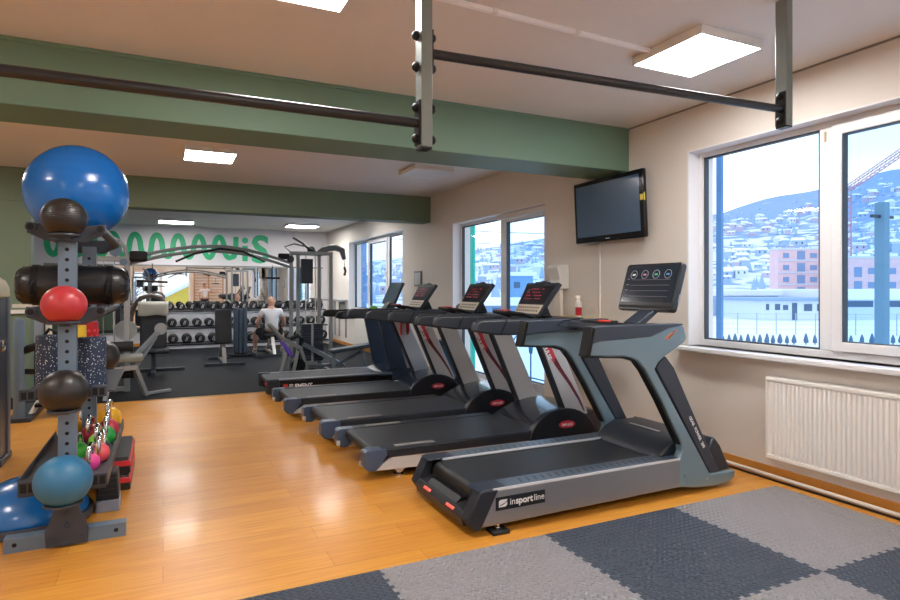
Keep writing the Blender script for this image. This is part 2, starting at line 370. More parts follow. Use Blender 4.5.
# ---------------------------------------------------------------- wall fittings
t = thing('radiator', 'white panel radiator under the near window', 'radiator', (4.18, 2.1, 0.16)); off = tuple(t.location)
r0, r1, rz0, rz1 = 1.30, 3.09, 0.165, 0.785
rd = MB().box(4.175, 4.235, r0, r1, rz0 + .01, rz1 - .012); pitch = .0333
n = int((r1 - r0 - .04) / pitch)
for i in range(n):
    ya = r0 + .025 + i * pitch
    rd.prism([(4.176, ya + .004), (4.158, ya + .011), (4.158, ya + .023), (4.176, ya + .030)], 'z', rz0 + .035, rz1 - .04)
rd.box(4.157, 4.18, r0, r1, rz1 - .03, rz1 - .006).box(4.157, 4.18, r0, r1, rz0, rz0 + .028).box(4.155, 4.18, r0, r0 + .012, rz0, rz1).box(4.155, 4.18, r1 - .012, r1, rz0, rz1)
rd.build('panel', mat('radiator_white', '#efede8', 0.35), t, .003, off=off)
MB().box(4.165, 4.235, r0 - .002, r1 + .002, rz1 - .012, rz1).build('top_grille', mat('radiator_white', '#efede8', 0.35), t, .002, off=off)
br = MB()
for q in (1.5, 2.2, 2.95): br.box(4.21, 4.249, q, q + .03, rz0 + .05, rz1 - .1)
br.build('bracket', white_p, t, 0, off=off)
t = thing('radiator', 'white radiator under the farthest window, half hidden by treadmills', 'radiator', (4.18, 13, 0.16)); off = tuple(t.location)
rd = MB().box(4.17, 4.235, 11.2, 14.0, .14, .78)
for i in range(80): rd.box(4.158, 4.172, 11.22 + i * .0345, 11.242 + i * .0345, .18, .74)
rd.build('panel', mat('radiator_white', '#efede8', 0.35), t, .002, off=off); MB().box(4.16, 4.249, 11.2, 14, .78, .79).build('top_grille', white_p, t, off=off)
t = tag(MB().tube([(4.195, -1.9, .022), (4.195, 1.5, .022), (4.19, 2.4, .022), (4.20, 3.2, .022), (4.205, 4.0, .022), (4.205, 6.0, .022)], .014, 10).build('floor_pipe', mat('pipe_white', '#d9d2c6', .4)), 'white pipe lying along the orange skirting board below the radiator', 'pipe')
t = tag(MB().tube([(4.155, -1.9, .008), (4.15, 1.6, .008), (4.158, 2.3, .008), (4.15, 3.0, .008), (4.16, 3.8, .008), (4.165, 4.6, .008)], .007, 8).build('power_cable', black), 'thin black cable on the floor beside the white pipe', 'cable')
# television
t = thing('television', 'black flat television on the wall beside the near green beam', 'television', (4.135, 4.85, 2.27)); t.rotation_euler = (0, math.radians(-3), 0)
MB().box(-.03, .02, -.525, .53, -.325, .33).build('casing', mat('gloss_black', '#0d0f14', 0.15), t, .012)
MB().box(-.034, -.029, -.475, .485, -.262, .285).build('screen', mat('tv_screen', '#4d6683', 0.2, spec=.9, coat=.5), t, smooth=0)  # blue base colour paints in a reflection on the dark screen
MB().prism([(.45 - 1.0, .02), (.45 - 1.0 + .0, .10), (.45 - .985, .09), (.45 - .985, .03)], 'x', -.036, -.031).box(-.037, -.031, -.522, -.487, .03, .085).build('sticker', mat('yellow_sticker', '#e8dc6a', .5), t)
MB().box(-.0325, -.0305, -.03, .03, -.300, -.292).build('brand_mark', mat('pale_ink', '#c9ccd2', .5), t)
MB().box(.02, .105, -.12, .12, -.1, .12).build('wall_bracket', black, t, .004)
tag(MB().bar((4.243, 5.12, 2.0), (4.243, 5.12, .60), .022, .014).build('cable_cover', white_p), 'white vertical cable cover running down the wall below the television', 'cable cover')
# paper dispenser
t = thing('paper_dispenser', 'white paper towel dispenser on the wall by the balcony window', 'dispenser', (4.20, 5.78, 1.44)); off = tuple(t.location)
MB().prism([(4.25, 1.73), (4.12, 1.73), (4.08, 1.70), (4.13, 1.55), (4.09, 1.45), (4.25, 1.45)], 'y', 5.67, 5.90).build('housing', white_p, t, .012, off=off)
MB().box(4.122, 4.135, 5.80, 5.90, 1.60, 1.68).build('label_plate', mat('grey_label', '#b7b9bb', .5), t, off=off)
MB().prism([(4.20, 1.45), (4.15, 1.44), (4.17, 1.05), (4.21, .98)], 'y', 5.72, 5.84).build('hanging_paper', mat('paper', '#e7e0d6', .8), t, off=off)
t = thing('wall_shelf', 'small pale wooden shelf on the wall holding a spray bottle', 'shelf', (4.15, 5.35, 1.12)); off = tuple(t.location)
MB().box(4.03, 4.25, 4.98, 5.72, 1.115, 1.14).build('board', mat('pale_wood', '#d9bf77', .5, var=.1), t, .003, off=off)
MB().prism([(4.25, 1.115), (4.08, 1.115), (4.25, .98)], 'y', 5.3, 5.32).build('bracket', white_p, t, off=off)
t = thing('spray_bottle', 'white spray bottle with a red label on the small wall shelf', 'bottle', (4.12, 5.33, 1.14))
MB().lathe([(.001, 0), (.033, 0), (.035, .01), (.035, .14), (.03, .17), (.014, .19), (.014, .21)], seg=20).build('bottle', white_p, t)
MB().lathe([(.0355, .02), (.0355, .11)], seg=20).build('label', mat('red_label', '#b3202c', .4), t)
MB().box(-.035, .02, -.012, .012, .205, .24).box(-.05, -.03, -.008, .008, .22, .236).box(-.03, -.02, -.006, .006, .17, .21).build('trigger', white_p, t, .003)
t = thing('wall_thermostat', 'small grey framed panel on the wall between the two far windows', 'panel', (4.25, 10.2, 1.5))
MB().box(-.03, 0, -.16, .16, 0, .28).build('frame', mat('grey_frame', '#7d8488', .4), t, .004); MB().box(-.034, -.028, -.13, .13, .03, .25).build('face', mat('pale_face', '#c9cfd3', .3), t)
t = thing('wall_hanger', 'thin dark cords hanging on the wall behind the nearest treadmill', 'cord', (4.2, 4.9, 1.3)); off = tuple(t.location)
MB().tube([(4.24, 4.55, 1.05), (4.24, 4.55, .72)], .004).build('cord', black, t, off=off)
MB().tube([(4.24, 5.30, 1.0), (4.235, 5.31, .88), (4.24, 5.28, .82)], .004).tube([(4.24, 5.25, 1.02), (4.235, 5.24, .86), (4.235, 5.20, .80)], .004).box(4.225, 4.245, 5.19, 5.23, .76, .81).build('looped_cord', black, t, off=off)
for (a, b) in ((14.95, 15.7), (16.0, 16.7)):
    t = tag(MB().box(4.05, 4.25, a, b, 1.13, 1.17).box(4.21, 4.25, a + .05, a + .08, .2, 1.13).box(4.21, 4.25, b - .08, b - .05, .2, 1.13).build('wall_shelf', silver, None, .004), 'narrow grey wall shelf beyond the farthest window, %s' % ('nearer one' if a < 15 else 'beside the corner'), 'shelf')
t = thing('waste_bin', 'dark blue bin standing before the balcony window', 'bin', (3.95, 8.25, 0))
MB().lathe([(.001, 0), (.15, 0), (.19, .62), (.17, .62), (.14, .03)], seg=24).build('bucket', mat('bin_blue', '#27496b', .4), t)
MB().lathe([(.195, .60), (.2, .62), (.195, .67), (.10, .70), (.001, .70)], seg=24).build('lid', mat('bin_blue_dark', '#1f3b58', .4), t)
# ---------------------------------------------------------------- outside
ZG = -3.0
snow = mat('snow', '#eef2f8', 0.8, var=.04, vscale=.05); roofsnow = mat('roof_snow', '#f1f4fa', .8)
struct('snow_ground', MB().add([(4.6, -60, ZG), (400, -60, ZG), (400, 400, ZG), (4.6, 400, ZG)], [(0, 1, 2, 3)]), snow, 'snow covered ground outside the windows')
m = mat('hill_forest_haze', '#8fb0d2', 0.9); N, L, b = nodes(m)
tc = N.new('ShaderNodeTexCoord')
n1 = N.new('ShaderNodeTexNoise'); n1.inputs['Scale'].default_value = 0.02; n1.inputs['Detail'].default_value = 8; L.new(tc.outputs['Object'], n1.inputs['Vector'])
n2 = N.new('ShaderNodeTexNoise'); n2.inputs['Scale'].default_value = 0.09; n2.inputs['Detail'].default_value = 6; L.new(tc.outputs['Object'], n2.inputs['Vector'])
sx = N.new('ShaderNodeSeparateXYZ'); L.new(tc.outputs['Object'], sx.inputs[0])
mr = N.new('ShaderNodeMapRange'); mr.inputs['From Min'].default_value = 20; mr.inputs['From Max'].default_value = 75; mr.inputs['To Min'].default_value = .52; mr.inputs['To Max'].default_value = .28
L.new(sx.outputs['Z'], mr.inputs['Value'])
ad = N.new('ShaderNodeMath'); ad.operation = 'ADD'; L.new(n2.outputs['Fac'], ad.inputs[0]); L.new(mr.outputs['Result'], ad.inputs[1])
rp = N.new('ShaderNodeValToRGB'); e = rp.color_ramp.elements; e[0].position = .90; e[0].color = lin('#8aa3cf'); e[1].position = 1.06; e[1].color = lin('#e4e8f5')  # pale blue-grey ramp puts atmospheric haze into the hill colour
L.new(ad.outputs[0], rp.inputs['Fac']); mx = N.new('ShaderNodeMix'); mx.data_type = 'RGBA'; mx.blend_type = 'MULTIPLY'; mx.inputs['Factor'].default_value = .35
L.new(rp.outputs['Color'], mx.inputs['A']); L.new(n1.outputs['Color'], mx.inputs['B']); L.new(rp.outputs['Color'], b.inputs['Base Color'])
RID = [(150, 18), (300, 20), (352, 22), (400, 30), (470, 42), (500, 47), (545, 56), (620, 62), (722, 80), (770, 88), (815, 97), (850, 104), (880, 118), (905, 122), (1000, 128), (1300, 150), (2200, 200)]
def ridge(u):
    for (a, h), (c, k) in zip(RID, RID[1:]):
        if a <= u <= c: return h + (k - h) * (u - a) / (c - a)
    return RID[-1][1]
def hill_z(u, d):
    t = max(0, min(1, (d - 160) / 540)); s = t ** 1.25
    top = ridge(u) / 599 * 700 + 1.45
    q = P(u, 289, d); nz = noise.noise(q * 0.008) * 14 * t + noise.noise(q * 0.03) * 4 * t
    if d > 700: return top - (d - 700) * .1 + nz
    return ZG - 1 + s * (top - ZG) + nz * (1 - t * .5)
US = [150 + i * 14 for i in range(110)]; DS = [150 + 20 * i for i in range(32)]
vs = []; 
for d in DS:
    for u in US:
        q = P(u, 289, d); vs.append((q.x, q.y, hill_z(u, d)))
nU = len(US); fs = [(i * nU + j, i * nU + j + 1, (i + 1) * nU + j + 1, (i + 1) * nU + j) for i in range(len(DS) - 1) for j in range(nU - 1)]
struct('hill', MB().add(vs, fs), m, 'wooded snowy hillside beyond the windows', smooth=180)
# hillside houses; wall colours paled and blued to imitate distance haze
hw = mat('house_wall_haze_blue', '#a9bfd6', .8); hw2 = mat('house_wall_haze_pink', '#c5bccb', .8); hw3 = mat('house_wall_haze_pale', '#d4dfeb', .8)
def house_mb(w, l, h, rf):
    b = MB().box(-w, w, -l, l, -4, h, 0)
    b.prism([(-w - .5, h), (w + .5, h), (0, h + rf)], 'y', -l - .4, l + .4, 1)
    for sx_ in (-1, 1):
        for k in (-.5, .5): b.box(sx_ * w - .05, sx_ * w + .05, k * l - .7, k * l + .7, h * .4, h * .75, 2)
    return b
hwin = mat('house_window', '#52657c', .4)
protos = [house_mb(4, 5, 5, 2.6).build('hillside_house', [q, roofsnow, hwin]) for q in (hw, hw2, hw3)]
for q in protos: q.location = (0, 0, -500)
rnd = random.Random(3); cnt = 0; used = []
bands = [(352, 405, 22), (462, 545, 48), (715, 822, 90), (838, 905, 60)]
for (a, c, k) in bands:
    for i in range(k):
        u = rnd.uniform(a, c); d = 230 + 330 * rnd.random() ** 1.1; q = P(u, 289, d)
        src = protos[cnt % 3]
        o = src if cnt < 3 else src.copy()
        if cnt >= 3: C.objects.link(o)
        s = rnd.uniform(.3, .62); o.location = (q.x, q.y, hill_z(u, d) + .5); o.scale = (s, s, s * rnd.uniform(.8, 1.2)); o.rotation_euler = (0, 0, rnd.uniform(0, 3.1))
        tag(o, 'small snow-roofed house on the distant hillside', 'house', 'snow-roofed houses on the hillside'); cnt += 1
# hillside trees: uncountable; haze is painted into their pale blue colour
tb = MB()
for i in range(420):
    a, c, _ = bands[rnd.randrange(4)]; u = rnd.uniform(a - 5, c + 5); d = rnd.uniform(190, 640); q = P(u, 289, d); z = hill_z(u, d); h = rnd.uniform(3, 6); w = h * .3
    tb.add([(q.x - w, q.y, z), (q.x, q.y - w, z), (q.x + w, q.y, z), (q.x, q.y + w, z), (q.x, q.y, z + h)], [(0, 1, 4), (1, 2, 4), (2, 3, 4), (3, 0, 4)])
tag(tb.build('hillside_forest', mat('far_tree_haze', '#9fb9d8', .9), smooth=0), 'scattered trees tinted blue as painted haze, covering the hillside among the houses', 'forest', None, 'stuff')
# row of small conifers and the fence
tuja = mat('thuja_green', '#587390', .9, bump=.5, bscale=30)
def conifer(p, h, name='conifer'):
    t = thing('thuja_tree', None, 'tree', p, 0, 'small dark conifers planted in a row along the snowy fence')
    b = MB(); r = random.Random(int(p[1] * 100)); prof = [(.001, h), (.08 * h, h * .85), (.15 * h, h * .6), (.2 * h, h * .35), (.18 * h, h * .15), (.08 * h, .12), (.001, .12)]
    b.lathe(prof, seg=10); b.v = [(x * (1 + r.uniform(-.2, .2)), y * (1 + r.uniform(-.2, .2)), z) for x, y, z in b.v]
    b.build('foliage', tuja, t, smooth=0); MB().tube([(0, 0, -.1), (0, 0, .2)], .04).build('trunk', mat('bark', '#4a4038', .9), t); t['label'] = 'small dark conifer in the row along the snowy fence'
us = [723, 729, 735, 741, 748, 754, 760, 767, 773, 780, 787, 794, 806, 815, 841, 851, 862, 872, 893, 901]
for i, u in enumerate(us):
    q = P(u, 289, 48); conifer((q.x, q.y, ZG), 0.78 + .2 * ((i * 7) % 5) / 5)
t = thing('wire_fence', 'thin wire fence standing in the snow behind the row of conifers', 'fence', tuple(P(800, 289, 58).to_2d()) + (ZG,)); off = tuple(t.location)
A, B = P(700, 289, 60), P(960, 289, 56); wire = MB()
for k in range(4): wire.bar((A.x, A.y, ZG + .5 + k * .5), (B.x, B.y, ZG + .5 + k * .5), .02, .02)
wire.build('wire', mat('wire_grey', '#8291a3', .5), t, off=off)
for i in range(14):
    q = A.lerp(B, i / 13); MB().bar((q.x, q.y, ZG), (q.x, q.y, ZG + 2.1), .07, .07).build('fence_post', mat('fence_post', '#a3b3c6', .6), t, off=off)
# low buildings: helper along a screen-parallel facade at distance d
def facade_building(name, label, cat, u0, u1, d, vtop, depth, wall, roofm, wins, winm, roof_over=.5, roof_h=.5, base_extra=0):
    a, b_ = P(u0, 289, d), P(u1, 289, d); zt = 1.45 + (289 - vtop) / 599 * d
    w = (b_ - a).length; org = (a + b_) / 2; ang = math.atan2((b_ - a).y, (b_ - a).x)
    t = thing(name, label, cat, (org.x, org.y, ZG - base_extra), ang)
    h = zt - ZG + base_extra
    MB().box(-w / 2, w / 2, 0, depth, 0, h - roof_h).build('wall', wall, t)
    MB().box(-w / 2 - roof_over, w / 2 + roof_over, -roof_over, depth + roof_over, h - roof_h, h).build('roof', roofm, t, .1)
    for (x0, x1, v0, v1) in wins:
        xa = (x0 - u0) / (u1 - u0) * w - w / 2; xb = (x1 - u0) / (u1 - u0) * w - w / 2
        za = (1.45 + (289 - v1) / 599 * d) - ZG + base_extra; zb = (1.45 + (289 - v0) / 599 * d) - ZG + base_extra
        MB().box(xa, xb, -.06, .1, za, zb).build('window', winm, t)
    return t
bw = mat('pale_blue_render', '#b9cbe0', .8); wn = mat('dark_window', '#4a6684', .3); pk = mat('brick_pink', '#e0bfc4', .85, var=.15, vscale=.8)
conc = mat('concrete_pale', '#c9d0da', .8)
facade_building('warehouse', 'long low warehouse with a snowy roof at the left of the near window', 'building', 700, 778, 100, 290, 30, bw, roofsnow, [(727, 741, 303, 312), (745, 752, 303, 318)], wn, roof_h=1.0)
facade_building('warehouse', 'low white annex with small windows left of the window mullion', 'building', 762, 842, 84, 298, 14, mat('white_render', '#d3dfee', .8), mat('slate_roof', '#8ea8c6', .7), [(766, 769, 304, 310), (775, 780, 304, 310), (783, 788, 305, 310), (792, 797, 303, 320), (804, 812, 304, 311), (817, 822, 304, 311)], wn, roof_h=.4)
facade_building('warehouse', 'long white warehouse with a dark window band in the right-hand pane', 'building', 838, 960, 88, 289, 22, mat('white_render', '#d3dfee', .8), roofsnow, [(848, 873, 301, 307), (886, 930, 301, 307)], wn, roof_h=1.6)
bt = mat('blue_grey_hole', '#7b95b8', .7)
wins = []
for v in (253, 265, 277, 289):
    wins += [(783, 789, v, v + 5), (797, 805, v - 2, v + 7), (810, 817, v, v + 5)]
t = facade_building('apartment_building', 'pink brick apartment block under construction behind the white annex', 'building', 778, 822, 150, 248, 4, pk, conc, wins, bt, roof_h=.5, roof_over=.2)
wq = (P(822, 0, 150) - P(778, 0, 150)).length
for v in (260, 272, 284, 296):
    z = 1.45 + (289 - v) / 599 * 150 - ZG; MB().box(-wq / 2 - .2, wq / 2 + .2, -.25, 0, z - .25, z + .1).build('floor_slab', conc, t)
wins = []
for v in (268, 282): wins += [(840, 848, v, v + 6), (854, 862, v - 1, v + 9), (868, 875, v, v + 6), (888, 896, v, v + 6), (903, 910, v, v + 6)]
t = facade_building('apartment_building', 'pink brick building shell seen in the right-hand window pane', 'building', 836, 930, 135, 256, 4, pk, conc, wins, bt, roof_h=.5, roof_over=.2)
# tower crane
cr = mat('crane_pink', '#c98f98', .6)
t = thing('tower_crane', 'tall pink lattice crane in the right-hand window pane', 'crane', (0, 0, 0)); cp = P(846, 289, 170); t.location = (cp.x, cp.y, ZG)
def lattice(p0, p1, w, n):
    b = MB(); p0, p1 = Vector(p0), Vector(p1); tt = (p1 - p0).normalized(); up = Vector((0, 0, 1)) if abs(tt.z) < .8 else Vector((0, 1, 0))
    a = tt.cross(up).normalized() * w / 2; c = a.cross(tt).normalized() * w / 2; cs = [a + c, a - c, -a - c, -a + c]
    for q in cs: b.bar(p0 + q, p1 + q, w * .14, w * .14)
    for i in range(n):
        s0, s1 = p0.lerp(p1, i / n), p0.lerp(p1, (i + 1) / n)
        for k in range(4): b.bar(s0 + cs[k], s1 + cs[(k + 1) % 4], w * .08, w * .08)
    return b
ht = 1.45 + (289 - 190) / 599 * 170 - ZG
lattice((0, 0, 0), (0, 0, ht), 1.8, 18).build('mast', cr, t)
jib_dir = (P(930, 289, 150) - cp); jl = jib_dir.length; jd = jib_dir.normalized()
lattice((0, 0, ht), tuple(jd * jl) [:2] + (ht + 11,), 1.4, 18).build('jib', cr, t)
lattice((0, 0, ht), tuple(jd * -5)[:2] + (ht,), 1.4, 4).build('counter_jib', cr, t)
MB().box(-1, 1, -1, 1, ht - 1.5, ht + .8).build('cab', mat('cab_grey', '#9fb0c4', .5), t)
# concrete pole, close posts, teal column
q = P(882, 289, 17); t = thing('utility_pole', 'concrete utility pole standing outside the right-hand window pane', 'pole', (q.x, q.y, ZG))
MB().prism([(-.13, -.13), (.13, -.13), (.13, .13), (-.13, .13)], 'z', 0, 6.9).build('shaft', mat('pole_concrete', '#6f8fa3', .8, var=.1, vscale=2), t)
MB().bar((-.5, 0, 6.5), (.5, 0, 6.5), .08, .08).build('crossarm', steel_d, t)
q = P(718, 289, 5.5)
tag(MB().box(5.0, 5.03, 4.20, 4.262, ZG, 4.5).build('facade_column', mat('blue_column', '#5f8fc4', .6)), 'blue-grey column outside the left edge of the near window', 'column')
tag(MB().box(5.0, 5.03, 9.45, 9.80, ZG, 4.5).build('facade_column', mat('teal_column', '#35c3b2', .6)), 'turquoise column outside the left edge of the balcony window', 'column')
tag(MB().box(5.3, 5.42, 17.0, 17.6, ZG, 4.5).build('facade_column', mat('blue_column', '#5f8fc4', .6)), 'blue column outside the left edge of the farthest window', 'column')
t = thing('balcony_railing', 'blue metal railing with curved bars outside the balcony window', 'railing', (4.9, 7.5, -.1)); off = (4.9, 7.5, -.1); bl = mat('railing_blue', '#3f7ea6', .5)
MB().box(4.57, 5.6, 5.6, 10.0, -.25, -.1).build('balcony_slab', snow, t, off=off)
cb = MB()
for k in range(7):
    yy = 5.9 + k * .62
    cb.tube([(5.5, yy, -.1), (5.5, yy, .85)], .014, 8)
    cb.tube([(5.5, yy + .31 + .28 * math.cos(a), .38 + .3 * math.sin(a)) for a in [PI * j / 8 for j in range(9)]], .011, 8)
cb.build('curved_bars', bl, t, off=off)
MB().tube([(5.5, 5.7, .85), (5.5, 10, .85)], .02, 8).tube([(5.5, 5.7, -.02), (5.5, 10, -.02)], .012, 8).build('rail', bl, t, off=off)
# buildings seen through the balcony window and overhead lines
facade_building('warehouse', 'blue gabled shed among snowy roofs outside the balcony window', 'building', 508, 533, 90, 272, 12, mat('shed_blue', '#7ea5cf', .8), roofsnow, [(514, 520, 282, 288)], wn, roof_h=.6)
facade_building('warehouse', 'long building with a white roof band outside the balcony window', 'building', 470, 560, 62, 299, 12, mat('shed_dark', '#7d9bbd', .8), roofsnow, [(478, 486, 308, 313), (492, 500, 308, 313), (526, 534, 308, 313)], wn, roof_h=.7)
t = thing('overhead_wires', 'thin overhead wires crossing the view outside the windows', 'wires', (30, 30, 5))
for k, (h, dd) in enumerate(((6.2, 40), (5.4, 40))):
    a, b_ = P(250, 289, dd), P(1100, 289, dd); pts = []
    for i in range(21):
        f_ = i / 20; q = a.lerp(b_, f_); pts.append((q.x - 30, q.y - 30, h - 5 - 1.2 * math.sin(PI * f_)))
    MB().tube(pts, .025, 6).build('wire', mat('wire_grey', '#8291a3', .5), t)
# behind the camera: yellow house and trees seen only in the mirror
struct('snow_ground', MB().add([(-60, -60, ZG), (4.6, -60, ZG), (4.6, -2.3, ZG), (-60, -2.3, ZG)], [(0, 1, 2, 3)]), snow, 'snowy yard behind the room')
t = thing('yellow_house', 'yellow gabled house reflected in the mirror through the rear window', 'house', (1.95, -14, ZG + .4))
MB().box(-2.6, 2.6, -6, 0, 0, 3.0, 0).prism([(-2.6, 3.0), (2.6, 3.0), (0, 4.4)], 'y', -6, 0).build('wall', mat('yellow_render', '#e6c44e', .7), t)
MB().prism([(-3.1, 2.75), (0, 4.4), (3.1, 2.75), (3.1, 2.95), (0, 4.65), (-3.1, 2.95)], 'y', -6.3, .3).build('roof', roofsnow, t)
for a in (-1.7, .7): MB().box(a, a + 1, -.02, .06, 1.6, 2.7).build('window', mat('house_pane', '#8fb4d8', .3), t)
for (x, y_) in ((-3.5, -12), (-1.9, -16), (-5.5, -18)):
    t = thing('bare_tree', 'snowy tree in the yard reflected in the mirror', 'tree', (x, y_, ZG), 0, 'snowy trees in the rear yard')
    b = MB(); r = random.Random(int(x * 10)); b.tube([(0, 0, 0), (.1, 0, 2.5), (0, .1, 5)], [.18, .13, .04], 8)
    for k in range(26):
        z = 1.8 + 3 * r.random(); a = r.uniform(0, 6.28); l = r.uniform(.8, 2); b.tube([(0.05, 0, z), (math.cos(a) * l, math.sin(a) * l, z + l * .6)], [.05, .01], 5)
    b.build('branches', mat('snowy_bark', '#8796a6', .9), t)
# ---------------------------------------------------------------- foam mat tiles
fl_m = foam_mat('foam_light', '#a3a1a3'); fd_m = foam_mat('foam_dark', '#46515f')
def zig(p0, p1, amp=.009, n=28):
    pts = []; dx, dy = (p1[0] - p0[0]) / n, (p1[1] - p0[1]) / n; L_ = math.hypot(dx, dy); nx, ny = -dy / L_ * amp, dx / L_ * amp
    for k in range(n):
        s = 0 if k in (0, n - 1) else (1 if k % 2 else -1)
        for e_ in (.12 if k % 2 else -.0, 1 + (.12 if not k % 2 and k < n - 1 else -.12 if k % 2 and k < n - 1 else 0)):
            pts.append((p0[0] + dx * (k + e_) + nx * s, p0[1] + dy * (k + e_) + ny * s))
    pts[0] = p0; pts[-1] = p1
    return pts
XE = [0.0, 1.0, 2.015, 3.03, 4.045]; YE = [2.925, 1.93, .935, -.06]
names = [['dark corner mat at the bottom left edge of the photo', 'light grey foam mat in front of the treadmill logo', 'dark foam mat below the near treadmill uprights', 'light grey foam mat in the corner by the radiator'],
         ['light mat below the dark bottom-left corner mat', 'dark mat nearest the camera on the left', 'light grey foam mat cut by the bottom edge, third column', 'dark foam mat at the right edge of the photo'],
         ['dark mat of the hidden near row', 'light mat of the near row', 'dark mat of the near row right of middle', 'light foam mat nearest the camera by the wall']]
def edge(i0, j0, i1, j1, border):
    a, b_ = (XE[i0], YE[j0]), (XE[i1], YE[j1])
    return [a, b_] if border else zig(a, b_)
for j in range(2):
    for i in range(4):
        top = edge(i, j, i + 1, j, j == 0); bot = edge(i, j + 1, i + 1, j + 1, False)
        lef = edge(i, j, i, j + 1, i == 0); rig = edge(i + 1, j, i + 1, j + 1, i == 3)
        poly = top[:-1] + rig[:-1] + bot[::-1][:-1] + lef[::-1][:-1]
        dark = (i + j) % 2 == 0
        tag(MB().prism(poly, 'z', 0.0005, .012).build('foam_mat_tile', fd_m if dark else fl_m, None, smooth=0), names[j][i], 'floor mat', 'interlocking foam mat tiles')

# ---------------------------------------------------------------- near treadmill
silverm = mat('brushed_silver', '#8d9197', 0.32, 0.5, var=.05, vscale=3); teal = mat('teal_grey_shell', '#7b95a3', 0.27, 0.3, coat=.3)
navy = mat('navy_plastic', '#2c3441', 0.4); beltm = mat('tread_belt', '#222529', 0.48, bump=.15, bscale=250); hoodm = mat('hood_plastic', '#2b3039', 0.38)
screen = mat('dark_screen', '#1e242c', 0.12, emis='#2c3946', estr=.25); inkw = mat('white_ink', '#e8eaec', .5)
OX, OY = 1.60, 3.515
t = thing('treadmill', 'nearest treadmill, silver and blue-grey with a black brand plate and large screen', 'treadmill', (OX, OY, 0)); O = (OX, OY, 0)
for s, ya, yb in ((-1, 3.08, 3.17), (1, 3.86, 3.95)):
    MB().prism([(1.715, .256), (3.26, .262), (3.26, .064), (1.66, .05)], 'y', ya, yb).build('side_rail', silverm, t, .008, off=O)
    y0, y1 = (3.085, 3.235) if s < 0 else (3.795, 3.945)
    fr = MB().box(1.78, 3.30, y0, y1, .252, .266).build('foot_rail', mat('foot_rail_blue', '#53616f', .4, .1), t, .003, off=O)
    sl = MB()
    yy = 3.165 if s < 0 else 3.86
    for k in range(22):
        x = 1.98 + k * .056; sl.prism([(x, yy - .035), (x + .016, yy - .035), (x + .034, yy + .035), (x + .018, yy + .035)], 'z', .264, .2668)
    sl.build('slot_pattern', navy, fr, off=O, smooth=0)
    e_ = y0 + .006 if s < 0 else y0 + .002
    MB().box(1.76, 3.26, (3.079 if s < 0 else 3.793), (3.087 if s < 0 else 3.801), .254, .2685).build('bright_edge', mat('edge_bright', '#d3d7dc', .3), fr, off=O)
    # rear end cap
    MB().prism([(1.63, .035), (1.675, .035), (1.80, .262), (1.70, .268), (1.665, .255), (1.585, .10)], 'y', ya - .004 if s < 0 else ya, yb if s < 0 else yb + .004).build('end_cap', charcoal, t, .01, off=O)
    MB().prism([(1.655, .262), (1.70, .270), (1.86, .268), (1.80, .258)], 'y', y0, y1).build('corner_cover', navy, t, .004, off=O)
    # sweeping side arch: arm, upright and foot in one shell
    arch = [(2.455, 1.02), (2.62, 1.005), (2.76, 1.0), (2.83, .985), (2.88, .96), (2.94, .90), (3.08, .69), (3.27, .37), (3.28, .31), (3.25, .265), (3.25, .065), (3.42, .035), (3.6, .022), (3.75, .03), (3.81, .06), (3.82, .11), (3.55, .125), (3.03, .90), (3.06, .945), (3.12, .985), (3.30, 1.075), (3.325, 1.105), (3.30, 1.185), (3.27, 1.20), (2.52, 1.20), (2.50, 1.19)]
    MB().prism(arch, 'y', (ya if s < 0 else yb - .066) , (ya + .066 if s < 0 else yb)).build('side_arch', teal, t, .012, off=O)
    MB().prism([(2.445, 1.008), (2.76, .988), (2.86, .962), (2.925, .89), (3.065, .68), (3.255, .36), (3.275, .36), (3.09, .69), (2.95, .91), (2.88, .97), (2.76, 1.01), (2.47, 1.03)], 'y', (ya + .006 if s < 0 else yb - .058), (ya + .058 if s < 0 else yb - .006)).build('inner_edge', black, t, .002, off=O)
    MB().prism([(3.045, .905), (3.07, .945), (3.13, .985), (3.21, .90), (3.33, .68), (3.65, .122), (3.56, .122)], 'y', (ya + .004 if s < 0 else yb - .06), (ya + .06 if s < 0 else yb - .004)).build('upright_panel', mat('panel_slate', '#343c49', .42), t, .006, off=O)
    MB().prism([(2.485, 1.095), (2.55, 1.11), (2.98, 1.125), (3.15, 1.18), (3.29, 1.2), (3.27, 1.208), (2.51, 1.208), (2.48, 1.19)], 'y', ya - .010, yb - .008).build('arm_pad', slate, t, .01, off=O)
    MB().prism([(2.44, 1.015), (2.47, 1.012), (2.515, 1.20), (2.485, 1.205)], 'y', ya - .010, yb - .008).build('arm_end', black, t, .006, off=O)
MB().prism([(3.13, 1.10), (3.15, 1.10), (3.215, 1.165), (3.235, 1.165)], 'y', 3.078, 3.0798).build('orange_mark', mat('orange_ink', '#d98a6a', .5), t, off=O, smooth=0)
MB().prism([(3.11, 1.105), (3.15, 1.105), (3.20, 1.15), (3.175, 1.15)], 'y', 3.078, 3.0798).build('orange_mark', mat('orange_ink', '#d98a6a', .5), t, off=O, smooth=0)
MB().tube([(3.30, 3.077, .14), (3.30, 3.082, .14)], .008).tube([(3.52, 3.077, .09), (3.52, 3.082, .09)], .008).tube([(3.3, 3.077, .1), (3.3, 3.082, .1)], .004).build('shell_screw', chrome, t, off=O)
MB().box(1.76, 3.3, 3.235, 3.795, .20, .243).box(1.72, 3.2, 3.17, 3.86, .09, .2).build('deck', black, t, off=O)
bl_ = MB().tube([(1.735, 3.24, .208), (1.735, 3.79, .208)], .042, 20).box(1.735, 3.2, 3.24, 3.79, .240, .250).build('belt', beltm, t, off=O, smooth=60)
